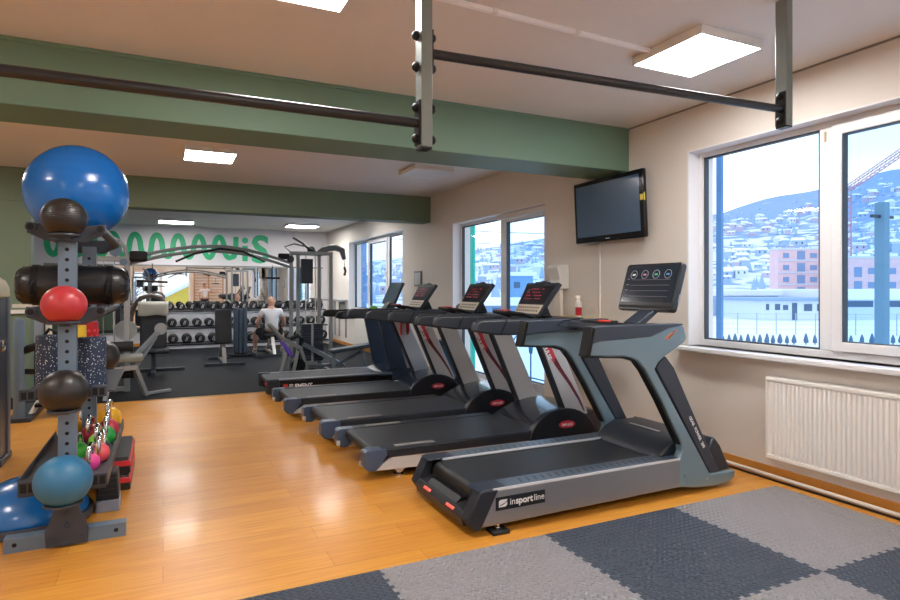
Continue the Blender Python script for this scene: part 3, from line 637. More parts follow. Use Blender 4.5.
MB().prism([(1.60, .045), (1.585, .10), (1.61, .135), (1.72, .15), (1.75, .10), (1.68, .035)], 'y', 3.16, 3.87).box(1.70, 1.76, 3.2, 3.83, .10, .20).build('rear_panel', mat('rear_black', '#232529', .45), t, .004, off=O)
MB().prism([(1.615, .132), (1.66, .165), (1.70, .165), (1.70, .13)], 'y', 3.30, 3.74).build('rear_step', black, t, .003, off=O)
for a in (3.27, 3.62): MB().prism([(1.588, .112), (1.585, .108), (1.594, .120), (1.600, .122)], 'y', a, a + .11).build('reflector', mat('reflector_red', '#ff6a55', .3, emis='#ff3a20', estr=.1), t, off=O)  # faint red emission stands in for light thrown back by the reflectors
MB().prism([(3.14, .246), (3.17, .29), (3.24, .345), (3.34, .385), (3.62, .375), (3.70, .28), (3.80, .125), (3.80, .05), (3.2, .05)], 'y', 3.165, 3.865).build('motor_hood', hoodm, t, .02, off=O, seg=3)
MB().prism([(3.58, .12), (3.56, .30), (3.62, .374), (3.68, .31), (3.79, .12)], 'y', 3.10, 3.93).build('hood_side', hoodm, t, .015, off=O)
MB().box(3.33, 3.355, 3.36, 3.67, .386, .39).build('hood_trim', silver, t, off=O)
for x, yy in ((1.80, 3.10), (1.80, 3.93), (3.60, 3.2), (3.60, 3.85)):
    f_ = MB().box(x - .055, x + .06, yy - .05, yy + .05, 0, .022).build('foot', blackr, t, .006, off=O)
    MB().tube([(x, yy, .02), (x, yy, .07)], .012).tube([(x, yy, .022), (x, yy, .032)], .02, 6).build('foot_bolt', chrome, f_, off=O)
lg = MB().box(1.775, 2.125, 3.0765, 3.08, .135, .215).build('brand_plate', mat('plate_black', '#15181d', .3), t, .004, off=O)
lg.rotation_euler = (0, 0, 0)
bx0 = 1.870
for wd, bo in (('in', 0), ('sport', .0016), ('line', 0)):
    q = text_part('brand_text', wd, .056, inkw, lg, (bx0 - OX, 3.0755 - OY, .160), (PI / 2, 0, 0), bold=bo)
    bx0 += max(v_.co.x for v_ in q.data.vertices) + .0055
MB().prism([(1.795, .155), (1.84, .155), (1.852, .165), (1.852, .198), (1.805, .198), (1.795, .19)], 'y', 3.0745, 3.0762).build('brand_icon', inkw, lg, off=O, smooth=0)
MB().prism([(1.80, .166), (1.835, .178), (1.852, .19), (1.852, .184), (1.83, .17), (1.80, .162)], 'y', 3.0738, 3.0746).build('icon_stripe', black, lg, off=O, smooth=0)
ang = math.atan2(.12 - .9, 3.6 - 3.13)
text_part('side_text', 'GEAR  POWER  200', .032, inkw, t, (3.345 - OX, 3.0825 - OY, .545), (PI / 2, -ang * 1.0, 0), bold=.0008)
# console beam, handlebar, neck and screen
MB().box(3.02, 3.28, 3.15, 3.88, 1.10, 1.185).prism([(2.86, 1.15), (3.02, 1.12), (3.02, 1.20), (2.90, 1.205)], 'y', 3.15, 3.88).build('console_beam', navy, t, .015, off=O)
MB().box(3.0, 3.25, 3.20, 3.34, 1.18, 1.20).box(3.0, 3.25, 3.70, 3.84, 1.18, 1.20).build('cup_holder', black, t, .006, off=O)
hb = MB().tube([(2.94, 3.17, 1.17), (2.92, 3.24, 1.19), (2.91, 3.4, 1.195), (2.91, 3.66, 1.195), (2.92, 3.80, 1.19), (2.94, 3.86, 1.17)], .018, 12).build('handlebar', black, t, off=O)
MB().box(2.90, 2.95, 3.44, 3.52, 1.208, 1.222).build('safety_key', mat('key_red', '#f0402a', .35, emis='#ff3018', estr=.1), hb, .003, off=O)
MB().tube([(2.80, 3.60, 1.23), (2.74, 3.72, 1.21), (2.76, 3.83, 1.17), (2.86, 3.78, 1.14), (2.90, 3.66, 1.16)], .004, 8).build('key_cord', black, hb, off=O)
MB().prism([(3.26, 1.18), (3.44, 1.30), (3.49, 1.42), (3.44, 1.42), (3.37, 1.30), (3.18, 1.19)], 'y', 3.42, 3.58).build('console_neck', navy, t, .01, off=O)
cn = MB()
def rrect(w, h, r, n=5):
    p = []
    for cx, cy, a0 in ((w - r, h - r, 0), (-w + r, h - r, 90), (-w + r, -h + r, 180), (w - r, -h + r, 270)):
        for k in range(n + 1):
            a = math.radians(a0 + 90 * k / n); p.append((cx + r * math.cos(a), cy + r * math.sin(a)))
    return p
con = MB().prism(rrect(.292, .192, .03), 'x', -.02, .03).build('console', mat('console_black', '#1d2026', .3), t, .008)
con.location = (3.42 - OX, 3.53 - OY, 1.462); con.rotation_euler = (0, math.radians(17), 0)
MB().prism([(-.05 + .095, -.17), (.085, -.14), (.085, .14), (.045, .17)], 'z', -.14, .16).build('back_cover', slate, con, .01)
MB().box(-.0225, -.019, -.268, .268, -.125, .170).build('screen', screen, con, smooth=0)
g = MB(); cols = []
for k in range(4): g.ring((-.0235, .185 - k * .12, .10), .034, .0016, 'x', 20)
g.build('screen_dial', mat('dial_ink', '#9aa7b2', .5, emis='#9aa7b2', estr=.05), con)
for k, c_ in enumerate(('#d0d4d8', '#c58a8f', '#57c08e', '#5a8fd8')):
    MB().box(-.0238, -.0226, .17 - k * .12, .20 - k * .12, .092, .106).build('screen_digit', mat('digit_%d' % k, c_, .5, emis=c_, estr=.12), con, smooth=0)
g = MB()
for k in range(4):
    z = .055 - k * .045; g.box(-.0236, -.0226, -.21, .20, z, z + .003); g.box(-.0236, -.0226, .22, .25, z + .004, z + .012)
g.build('screen_line', mat('line_ink', '#6f6a74', .5, emis='#77707a', estr=.05), con, smooth=0)
MB().box(-.0225, -.019, -.275, .275, -.172, -.150).build('button_strip', black, con)
MB().tube([(0.02, -.294, -.11), (.02, -.294, -.05)], .006).build('side_button', silver, con)

# ---------------------------------------------------------------- red-logo treadmills
skirt = mat('skirt_black', '#1f232a', .45, bump=.5, bscale=45); lightf = mat('light_frame', '#c6c4c2', .4, .1); capm = mat('cap_blue_grey', '#44536a', .35)
upm = mat('upright_silver', '#b7babd', .4, .12); maroon = mat('maroon_stripe', '#5e1c2a', .4); redl = mat('logo_red', '#c8394b', .4); hood2 = mat('hood_gloss', '#2b3038', .22, coat=.4)
t = thing('treadmill', 'silver treadmill with red oval logo directly behind the nearest treadmill', 'treadmill', (1.40, 4.75, 0), 0, 'silver treadmills with red stripes'); red_t = t
X0 = 1.40; hw_ = .43
def bx_(pts): return [(x - X0, z) for x, z in pts]
for s in (-1, 1):
    def yr(a, b_): return (s * a, s * b_) if s * a < s * b_ else (s * b_, s * a)
    MB().prism(bx_([(1.445, .075), (1.60, .178), (3.40, .155), (3.47, .05), (2.6, .045)]), 'y', *yr(hw_ - .05, hw_)).build('frame_side', lightf, t, .004)
    sk = MB().prism(bx_([(1.55, .165), (1.52, .228), (2.88, .228), (2.88, .155)]), 'y', *yr(hw_ - .03, hw_ + .006)).build('side_skirt', skirt, t, .006)
    MB().box(1.5 - X0, 2.88 - X0, *yr(hw_ - .11, hw_ + .002), .222, .236).build('foot_rail', charcoal, t, .004)
    MB().box(1.62 - X0, 1.95 - X0, *yr(hw_ - .085, hw_ - .025), .236, .239).build('rail_patch', mat('worn_grey', '#7d7a77', .6), t)
    MB().prism(bx_([(1.385, .08), (1.355, .12), (1.36, .22), (1.38, .236), (1.53, .235), (1.54, .185), (1.45, .075)]), 'y', *yr(hw_ - .10, hw_ + .008)).build('end_cap', capm, t, .005)
    MB().box(1.350 - X0, 1.38 - X0, *yr(hw_ - .11, hw_ - .08), .10, .14).build('end_bolt', lightf, t, .004)
    n = 18; disc = [(3.17 + .355 * math.cos(a), .13 + (.275 if math.sin(a) > 0 else .07) * math.sin(a)) for a in [2 * PI * k / (2 * n) for k in range(2 * n)]]
    MB().prism(bx_(disc) if s < 0 else bx_([(2.95, .10), (2.99, .19), (3.10, .275), (3.25, .33), (3.36, .345), (3.50, .34), (3.62, .30), (3.70, .20), (3.72, .08), (3.0, .06)]), 'y', *yr(hw_ - .05, hw_ + .015)).build('hood_disc', mat('disc_black', '#20242b', .35), t, .01, seg=3)
    if s < 0:
        lo = MB().lathe([(.001, -.003), (1, -.003), (1, .003), (.001, .003)], (0, 0, 0), 'y', 28); lo.v = [(x * .085 + 3.20 - X0, y - hw_ - .0215, z * .033 + .262) for x, y, z in lo.v]
        lo.build('logo_oval', redl, t, smooth=0)
        text_part('logo_text', 'IMPULSE', .031, inkw, t, (3.20 - X0, -hw_ - .0255, .251), (PI / 2, 0, 0), align='CENTER', bold=.0006)
    up = MB().prism(bx_([(2.90, 1.06), (3.10, 1.06), (3.45, .33), (3.22, .33)]), 'y', *yr(hw_ - .075, hw_)).build('upright', upm, t, .008)
    MB().prism(bx_([(2.88, 1.06), (2.905, 1.06), (3.225, .33), (3.20, .33)]), 'y', *yr(hw_ - .07, hw_ + .003)).build('upright_edge', charcoal, t, .002)
    st = [(2.92, 1.055), (3.01, 1.055), (3.045, .95), (3.09, .86), (3.075, .80), (3.0, .90)]
    st2 = [(3.075, .80), (3.09, .86), (3.16, .75), (3.26, .62), (3.35, .48), (3.41, .36), (3.395, .36), (3.33, .47), (3.23, .61), (3.13, .73)]
    a_ = hw_ + .0015 if s > 0 else -hw_ - .0015
    for q, mm, nm in ((st, redl, 'red_stripe'), (st2, maroon, 'dark_stripe')):
        MB().prism(bx_(q), 'y', min(a_, s * hw_), max(a_, s * hw_)).build(nm, mm, up, smooth=0)
    if s < 0: text_part('stripe_text', 'IMPULSE', .052, inkw, up, (2.935 - X0, -hw_ - .002, 1.0), (PI / 2, math.radians(63), 0), bold=.002)
    MB().prism(bx_([(2.29, 1.10), (2.31, 1.175), (2.36, 1.195), (3.40, 1.195), (3.45, 1.15), (3.38, 1.09), (3.1, 1.055), (2.85, 1.055), (2.50, 1.065)]), 'y', *yr(hw_ - .08, hw_ + .015)).build('arm', mat('arm_charcoal', '#2f353e', .42), t, .018, seg=3)
    MB().prism(bx_([(2.52, 1.07), (2.535, 1.07), (2.60, 1.196), (2.585, 1.196)]), 'y', *yr(hw_ - .082, hw_ + .0165)).build('arm_seam', black, t)
MB().box(1.5 - X0, 3.0 - X0, -.39, .39, .10, .215).build('deck', black, t)
MB().tube([(1.47 - X0, -.33, .19), (1.47 - X0, .33, .19)], .042, 20).box(1.47 - X0, 3.05 - X0, -.33, .33, .22, .232).build('belt', beltm, t, smooth=60)
hp = [(2.90, .19), (2.96, .235), (3.05, .28), (3.15, .318), (3.25, .348), (3.36, .364), (3.50, .358), (3.64, .33), (3.78, .27), (3.85, .20), (3.86, .08), (2.92, .08)]
MB().prism(bx_(hp), 'y', -.395, .395).build('motor_hood', hood2, t, .012, smooth=50, seg=3)
for x, yy in ((1.66, -.36), (1.66, .36), (3.35, -.36), (3.35, .36)):
    f_ = MB().prism([(x - X0 - .07, .085), (x - X0 + .07, .085), (x - X0 + .015, .03), (x - X0 - .015, .03)], 'y', yy - .03, yy + .03).build('foot_bracket', lightf, t, .003)
    MB().lathe([(.001, 0), (.04, 0), (.04, .014), (.015, .022), (.012, .05)], (x - X0, yy, 0), seg=20).build('foot', chrome, f_)
MB().prism(bx_([(2.95, 1.10), (3.0, 1.185), (3.35, 1.195), (3.42, 1.12), (3.3, 1.08)]), 'y', -.37, .37).build('console_tray', charcoal, t, .015)
for s in (-1, 1): MB().lathe([(.045, 0), (.05, .02), (.042, .02), (.038, .002), (.001, .002)], (3.12 - X0, s * .26, 1.19), seg=20).build('cup_ring', black, t)
hb = MB().tube([(3.02 - X0, -.20, 1.19), (2.90 - X0, -.20, 1.225), (2.80 - X0, -.13, 1.24), (2.80 - X0, .13, 1.24), (2.90 - X0, .20, 1.225), (3.02 - X0, .20, 1.19)], .017, 10).build('handlebar', black, t)
MB().box(2.79 - X0, 2.87 - X0, -.05, .05, 1.23, 1.262).build('stop_button', red, hb, .006)
MB().prism(bx_([(3.02, 1.18), (3.07, 1.22), (3.12, 1.27), (3.22, 1.30), (3.28, 1.18)]), 'y', -.12, .12).build('console_neck', black, t, .01)
con = MB().prism([(-.21, -.18), (.21, -.18), (.255, .12), (.27, .19), (-.27, .19), (-.255, .12)], 'x', -.015, .03).build('console', charcoal, t, .012); con.location = (3.16 - X0, 0, 1.345); con.rotation_euler = (0, math.radians(33), 0)
MB().prism([(-.20, -.05), (.20, -.05), (.235, .15), (-.235, .15)], 'x', -.018, -.013).build('screen', mat('led_screen', '#181b26', .15), con, smooth=0)
g = MB()
for r_ in range(4):
    for k in range(6):
        if (r_ * 5 + k * 3) % 4: g.box(-.0195, -.0175, .13 - k * .045, .16 - k * .045, .105 - r_ * .035, .118 - r_ * .035)
for r_ in range(4): g.box(-.0188, -.0176, -.13, .16, .110 - r_ * .035, .1115 - r_ * .035)
g.box(-.0188, -.0176, .155, .157, .0, .118); g.build('led_digits', mat('led_red', '#8c2436', .5, emis='#d02038', estr=.12), con, smooth=0)
kp = MB().prism([(-.20, -.155), (.20, -.155), (.21, -.06), (-.21, -.06)], 'x', -.018, -.013).build('keypad', mat('keypad_cream', '#c9c2b4', .5), con, smooth=0)
g = MB()
for k in range(10):
    for r_ in range(2): g.box(-.0195, -.0175, -.17 + k * .036, -.15 + k * .036, -.135 + r_ * .033, -.115 + r_ * .033)
g.build('keys', mat('key_grey', '#5f5a55', .5), kp, smooth=0)
MB().box(-.01, .03, -.045, .045, .19, .215).box(-.02, .01, -.12, .12, .186, .196).build('speaker_nub', slate, con, .006)
copy_tree(t, loc=(1.345, 5.87, 0), label='silver treadmill with red stripes, second from the near silver one, facing the balcony window')
copy_tree(t, loc=(1.245, 7.14, 0), label='silver treadmill with red stripes farthest back, next to the black treadmill')

# ---------------------------------------------------------------- black treadmill at the end of the row
t = thing('treadmill', 'black treadmill with navy uprights at the far end of the row', 'treadmill', (1.22, 8.50, 0)); X0 = 1.22; hw_ = .40
gb = mat('gloss_black_side', '#0c0d10', .25)
for s in (-1, 1):
    def yr(a, b_): return (s * a, s * b_) if s * a < s * b_ else (s * b_, s * a)
    MB().box(.16, 1.75, *yr(hw_ - .06, hw_), .09, .235).build('side_panel', gb, t, .01)
    MB().box(.12, 1.75, *yr(hw_ - .12, hw_ + .002), .235, .252).build('foot_rail', mat('rail_grey', '#5d636b', .35, .4), t, .004)
    MB().box(0.0, .17, *yr(hw_ - .12, hw_ + .012), .07, .26).build('end_cap', charcoal, t, .02)
    MB().prism([(1.56, 1.04), (1.76, 1.05), (1.97, .30), (1.71, .30)], 'y', *yr(hw_ - .07, hw_)).build('upright', mat('upright_navy', '#1f2c3f', .35), t, .01)
    MB().prism([(1.775, 1.05), (1.81, 1.05), (2.03, .30), (1.985, .30)], 'y', *yr(hw_ - .06, hw_ - .01)).build('upright_trim', silver, t, .002)
    MB().prism([(.92, 1.05), (.94, 1.12), (1.0, 1.14), (1.9, 1.15), (1.95, 1.09), (1.85, 1.04), (1.0, 1.035)], 'y', *yr(hw_ - .07, hw_ + .01)).build('arm', black, t, .02)
    MB().prism([(1.0, 1.07), (1.02, 1.12), (1.30, 1.125), (1.33, 1.06), (1.05, 1.05)], 'y', *yr(hw_ + .008, hw_ + .014)).build('arm_inlay', slate, t, .003)
MB().box(.05, 1.7, -.34, .34, .08, .225).build('deck', black, t)
MB().tube([(.06, -.29, .20), (.06, .29, .20)], .045, 20).box(.06, 1.7, -.29, .29, .236, .247).build('belt', beltm, t, smooth=60)
MB().prism([(1.58, .24), (1.70, .29), (1.88, .33), (2.15, .33), (2.26, .26), (2.3, .05), (1.6, .05)], 'y', -.36, .36).build('motor_hood', mat('hood_navy', '#2a3646', .28, coat=.3), t, .02, seg=3)
for x in (.15, 2.0):
    for s in (-1, 1): MB().lathe([(.001, 0), (.03, 0), (.03, .03), (.012, .04), (.012, .09)], (x, s * .3, 0), seg=16).build('foot', blackr, t)
MB().box(.215, .275, -hw_ - .004, -hw_, .125, .185).build('brand_mark', mat('mark_red', '#c22a35', .4), t, smooth=0)
text_part('brand_text', 'ELEMENT', .075, inkw, t, (.29, -hw_ - .003, .13), (PI / 2, 0, 0), bold=.002)
MB().box(-.008, .002, -.40, -.30, .19, .215).build('rear_mark', mat('mark_red', '#c22a35', .4), t)
MB().box(1.52, 1.85, -.34, .34, 1.07, 1.14).build('console_tray', charcoal, t, .012)
MB().prism([(1.72, 1.12), (1.88, 1.12), (1.96, 1.36), (1.90, 1.36)], 'y', -.10, .10).build('console_neck', black, t, .01)
con = MB().prism(rrect(.27, .175, .02), 'x', -.015, .02).build('console', charcoal, t, .006); con.location = (1.90, 0, 1.385); con.rotation_euler = (0, math.radians(25), 0)
MB().box(-.018, -.014, -.25, .25, -.145, .155).build('screen', mat('tablet_screen', '#56707f', .15), con, smooth=0)
# things left on the treadmills
def towel(name, label, cat, loc, m, w=.10, h=.34):
    b = MB(); n = 8; vs = []
    for i in range(n + 1):
        for j in range(9):
            y_ = -w / 2 + w * i / n; tt = j / 8; a = tt * 2 - 1
            z = -abs(a) * h + .02 * math.sin(i * 1.9); x = (.05 if a > 0 else -.05) * (1 - (1 - abs(a)) ** 3) + .012 * math.sin(i * 2.3 + a * 3)
            vs.append((x, y_, z))
    fs = [(i * 9 + j, i * 9 + j + 1, (i + 1) * 9 + j + 1, (i + 1) * 9 + j) for i in range(n) for j in range(8)]
    b.add(vs, fs); o = b.build(name, m, None, loc=loc, smooth=180); so = o.modifiers.new('s', 'SOLIDIFY'); so.thickness = .006; sb = o.modifiers.new('u', 'SUBSURF'); sb.levels = 1; sb.render_levels = 1
    return tag(o, label, cat)
towel('hand_towel', 'red and dark towel hanging over the bar of the farthest silver treadmill', 'towel', (2.9, 7.49, 1.20), mat('towel_red', '#a82c3c', .9, bump=.4, bscale=120), .16, .36)
tag(MB().ball((0, 0, .045), .07, (1.2, 1.4, .65), 16, 10).box(-.14, -.04, -.06, .06, .012, .02).build('sports_cap', mat('cap_grey', '#77716d', .8, bump=.3), None, loc=(3.15, 6.22, 1.197)), 'grey cap lying on the console tray of the second silver treadmill', 'cap')
tag(MB().box(-.1, .1, -.14, .14, 0, .012).build('folded_cloth', mat('cloth_yellow', '#c4b35a', .9, bump=.4), None, .004, loc=(3.08, 6.02, 1.197)), 'folded yellow cloth on the console tray of the second silver treadmill', 'cloth')
tag(MB().ball((0, 0, .03), .05, (1.3, 1, .65), 16, 10).build('crumpled_cloth', mat('cloth_green', '#5fae3f', .9, bump=.5), None, loc=(2.75, 8.3, 1.142)), 'small green cloth on the tray of the black treadmill', 'cloth')
# ---------------------------------------------------------------- storage rack with balls
RX = -.487
t = thing('storage_rack', 'grey steel storage rack holding balls, rollers and kettlebells', 'storage rack', (RX, 4.0, 0)); O = (RX, 4.0, 0)
YR = 5.12
dark_hole = mat('hole_black', '#08090a', .8)
for yy, h in ((4.0, 1.76), (YR, 1.76)):
    u = MB().box(RX - .044, RX + .044, yy - .03, yy + .04, .06, h, 0)
    z = .12
    while z < h - .04:
        u.lathe([(.001, yy - .0312), (.0105, yy - .0312), (.0105, yy - .03)], (RX, 0, z), 'y', 12, 1); z += .0575
    u.build('upright', [steel, dark_hole], t, .004, off=O)
    f = MB().box(RX - .30, RX + (.29 if yy < 5 else .05), yy + .0, yy + .075, 0, .08, 0)
    for sx_ in (-.25, .24) if yy < 5 else (-.25,): f.lathe([(.001, yy - .0012), (.012, yy - .0012), (.012, yy)], (RX + sx_, 0, .042), 'y', 12, 1)
    f.build('foot', [steel, dark_hole], t, .004, off=O)
    g = MB().prism([(RX - .10, 0.012), (RX + (.10 if yy < 5 else .05), 0.012), (RX + (.105 if yy < 5 else .05), .10), (RX + .05, .245), (RX - .05, .245), (RX - .105, .10)], 'y', yy - .042, yy - .030).build('gusset_plate', steel_d, t, .003, off=O) 
    for bx2, bz in ((-.07, .05), (.07 if yy < 5 else .02, .05), (0, .125), (0, .205)):
        MB().tube([(RX + bx2, yy - .056, bz), (RX + bx2, yy - .042, bz)], .013, 6).build('bolt', steel_d, g, .002, off=O)
def level(z, cross=True):
    for sx_ in (-.165, .165):
        tb_ = MB()
        tb_.tube([(RX + sx_, 3.93, z), (RX + sx_, YR + .1, z)], .026, 16, 0)
        tb_.lathe([(.001, 3.9285), (.018, 3.9285), (.018, 3.93)], (RX + sx_, 0, z), 'y', 16, 1)
        tb_.build('support_tube', [steel_d, dark_hole], t, off=O)
    for yy in (3.985, YR + .055):
        MB().prism([(RX - .19, z + .028), (RX - .185, z - .03), (RX - .09, z - .075), (RX + .09, z - .075), (RX + .185, z - .03), (RX + .19, z + .028), (RX + .12, z + .02), (RX - .12, z + .02)], 'y', yy - .028, yy - .018).build('cross_plate', steel_d, t, .002, off=O)
for z in (1.79, 1.325): level(z) if z > 1 else None
def cup(x, y, z, R):
    c_ = MB().ring((x, y, z), R, .008, 'z', 28).lathe([(.001, -.012), (R * .5, -.008), (R, 0), (R, .004), (R * .5, -.004), (.001, -.008)], (x, y, z), 'z', 28)
    c_.build('ball_cup', steel_d, t, off=O)
BALLS = [(1.838, .111), (1.363, .110), (.895, .121), (.415, .140)]
for z, r_ in BALLS:
    yb = 3.97 - r_ - .012; cup(-.485, yb, z - r_ * .86, r_ * .62)
    MB().bar((-.485, 3.965, z - r_ * .9 - .012), (-.485, yb, z - r_ * .9 - .012), .05, .012).build('cup_arm', steel_d, t, off=O)
# tray for the kettlebells
tr = MB().box(-.72, -.30, 4.05, 5.60, .345, .355).box(-.73, -.72, 4.05, 5.60, .31, .385).box(-.30, -.29, 4.05, 5.60, .31, .385).build('kettlebell_tray', mat('tray_grey', '#4b5057', .5, .2), t, .002, off=O)
for xx in (-.675, -.335):
    b = MB().box(xx - .045, xx + .045, 3.985, 4.05, .315, .385, 0).box(xx - .035, xx - .004, 3.984, 3.986, .325, .375, 1).box(xx + .004, xx + .035, 3.984, 3.986, .325, .375, 1)
    b.build('bracket', [steel_d, dark_hole], t, .002, off=O)
    b = MB().box(xx - .04, xx + .04, 3.985, 4.05, .83, .89, 0).box(xx - .03, xx - .004, 3.984, 3.986, .84, .88, 1).box(xx + .004, xx + .03, 3.984, 3.986, .84, .88, 1)
    b.build('bracket', [steel_d, dark_hole], t, .002, off=O)
MB().box(-.72, -.30, 3.99, 4.05, .30, .345).box(-.72, -.30, 5.55, 5.60, .30, .345).box(RX - .03, RX + .03, 4.05, 5.1, .30, .343).build('tray_beam', steel_d, t, .003, off=O)
MB().box(RX - .23, RX + .23, 4.05, 5.08, .845, .855).box(-.71, -.30, 4.0, 4.05, .83, .845).box(-.71, -.30, 5.03, 5.08, .83, .845).build('roller_shelf', steel_d, t, .002, off=O)
rc = MB(); rc.ring((RX + .06, YR + .2, .835), .08, .008, 'z', 24).bar((RX + .02, YR + .03, .835), (RX + .04, YR + .12, .835), .04, .012); rc.build('ball_cup', steel_d, t, off=O)
# balls
blk = rib_ball_mat('ball_black', '#231f1e', .42, 26, .25, .1); redb = rib_ball_mat('ball_red', '#b23036', .42, 4, .08, .1); blub = rib_ball_mat('ball_blue_dull', '#2f6f96', .45, 3, .06, .05)
blkx = rib_ball_mat('ball_black_vertical', '#231f1e', .42, 10, .1, .1, 'X')
for (z, r_), m_, lb in zip(BALLS, (blk, redb, blkx, blub), ('dark medicine ball at the top of the rack in front of the big blue ball', 'red medicine ball on the front of the storage rack', 'dark medicine ball between the red and dull blue balls', 'dull blue medicine ball low on the front of the storage rack')):
    tag(MB().ball((0, 0, 0), r_, (1.0, 1, .96), 48, 24).build('medicine_ball', m_, None, loc=(-.485, 3.97 - r_ - .012, z), smooth=180), lb, 'ball', 'medicine balls')
tag(MB().ball((0, 0, 0), .125, (1, 1, 1), 48, 24).build('medicine_ball', blk, None, loc=(RX + .06, YR + .2, .93), smooth=180), 'dark medicine ball on the rear side of the rack beside the speckled roller', 'ball', 'medicine balls')
tag(MB().ball((0, 0, 0), .298, (1.0, 1, 1), 64, 32).build('exercise_ball', rib_ball_mat('ball_blue', '#0868bd', .25, 5.5, .16, .25), None, loc=(-.50, 4.55, 2.078), smooth=180), 'large shiny blue exercise ball on top of the storage rack', 'ball')
# sand bag
t = thing('sandbag', 'black cylindrical sandbag with straps lying across the storage rack', 'sandbag', (-.505, 4.45, 1.474)); bagm = mat('bag_leather', '#151517', .36, bump=.45, bscale=18, coat=.05)
MB().lathe([(.001, -.305), (.05, -.306), (.09, -.292), (.115, -.265), (.123, -.2), (.123, .2), (.115, .265), (.09, .292), (.05, .306), (.001, .305)], (0, 0, 0), 'x', 40).build('bag', bagm, t, smooth=60)
for x in (-.20, .20):
    MB().lathe([(.1235, x - .018), (.127, x - .018), (.127, x + .018), (.1235, x + .018)], (0, 0, 0), 'x', 40).build('strap', black, t)
    MB().tube([(x, -.125, .03), (x - .012, -.15, .0), (x - .012, -.145, -.05), (x, -.120, -.06)], .011, 8).build('handle', black, t)
for s in (-1, 1):
    g = MB()
    for k in range(12):
        a = 2 * PI * k / 12; g.tube([(s * .307, .03 * math.cos(a), .03 * math.sin(a)), (s * .294, .092 * math.cos(a), .092 * math.sin(a)), (s * .262, .117 * math.cos(a), .117 * math.sin(a))], .004, 6)
    g.build('end_gather', bagm, t)
# rollers
spk = speckle_mat('speckle_navy', '#24344c', '#dfe6ee', 75, .22)
def roller(name, x, y, h, r_, m_, label, grid=False, zz=.856):
    t = thing(name, label, 'foam roller', (x, y, zz), 0, 'foam rollers on the rack shelf')
    MB().lathe([(r_ * .55, 0), (r_ - .004, 0), (r_, .004), (r_, h - .004), (r_ - .004, h), (r_ * .55, h), (r_ * .55, h * .02)], seg=32).build('tube', m_, t)
    if grid:
        g = MB()
        for k in range(14):
            for j in range(7): g.box(-.014, .014, -.003, .003, -.009, .009) if False else None
        for k in range(12):
            a = 2 * PI * k / 12
            for j in range(8):
                zc = .03 + j * (h - .05) / 8; aa = a + (j % 2) * PI / 12; c_, s_ = math.cos(aa), math.sin(aa)
                g.add([(c_ * (r_ + .004) - s_ * dx, s_ * (r_ + .004) + c_ * dx, zc + dz) for dx, dz in ((-.014, 0), (0, -.012), (.014, 0), (0, .012))], [(0, 1, 2, 3)])
        g.build('grid_blocks', mat('roller_red_light', '#ff5a5f', .5), t, smooth=0)
roller('foam_roller', -.392, 4.24, .30, .078, spk, 'navy speckled foam roller standing right of the front upright')
roller('foam_roller', -.60, 4.24, .32, .078, spk, 'black speckled foam roller standing left of the front upright')
roller('foam_roller', -.475, 4.80, .37, .072, red, 'bright red grid foam roller behind the navy speckled one', True)
roller('foam_roller', -.515, 4.50, .36, .07, mat('roller_yellow', '#e8c02c', .5), 'yellow foam roller just visible behind the red medicine ball')
# kettlebells
def kettlebell(x, y, r_, col, nm, z=.355, rz=0):
    t = thing('kettlebell', nm, 'kettlebell', (x, y, z), rz, 'coloured kettlebells on the rack tray')
    MB().lathe([(.001, 0), (r_ * .6, 0), (r_ * .9, r_ * .35), (r_, r_ * .9), (r_ * .88, r_ * 1.45), (r_ * .5, r_ * 1.85), (.001, r_ * 1.95)], seg=28).build('bell', mat('bell_' + col, col, .35, coat=.2), t, smooth=60)
    hh = r_ * 1.7; w = .042; MB().tube([(-w - .008, 0, hh - .03), (-w - .012, 0, hh + .03), (-w + .008, 0, hh + .062), (0, 0, hh + .07), (w - .008, 0, hh + .062), (w + .012, 0, hh + .03), (w + .008, 0, hh - .03)], .014, 12).build('handle', chrome, t)
KB = [(-.392, 4.22, .048, '#f0489a', 'small hot pink kettlebell nearest the camera'), (-.362, 4.40, .058, '#ef5a63', 'coral kettlebell right behind the hot pink one'), (-.50, 4.20, .05, '#f0587e', 'pink kettlebell half hidden by the front upright'),
      (-.36, 4.56, .05, '#2f3440', 'dark grey kettlebell between the coral and lime ones'), (-.49, 4.46, .062, '#3fbf3a', 'green kettlebell just right of the front upright'), (-.40, 4.70, .06, '#8fe03a', 'lime green kettlebell in the right column'),
      (-.365, 4.87, .064, '#22a045', 'green kettlebell at the right edge of the tray'), (-.53, 4.66, .06, '#2f9a48', 'dark green kettlebell behind the upright'), (-.47, 5.0, .062, '#b3263f', 'crimson kettlebell left of the green one'), (-.365, 5.10, .068, '#c22c44', 'dark red kettlebell at the right edge of the tray'),
      (-.60, 4.90, .056, '#d8323f', 'red kettlebell at the left behind the upright'), (-.62, 5.06, .055, '#6a3d8f', 'purple kettlebell at the far left of the tray'), (-.38, 5.42, .085, '#f2b81f', 'large yellow kettlebell at the far right end of the tray'), (-.56, 5.40, .07, '#e8ac22', 'amber kettlebell at the far end beside the yellow one'), (-.65, 5.22, .06, '#e0a030', 'amber kettlebell at the far left end of the tray')]
for i, k in enumerate(KB): kettlebell(*k[:5], rz=PI / 2 + .15 * ((i * 5) % 4 - 1.5))
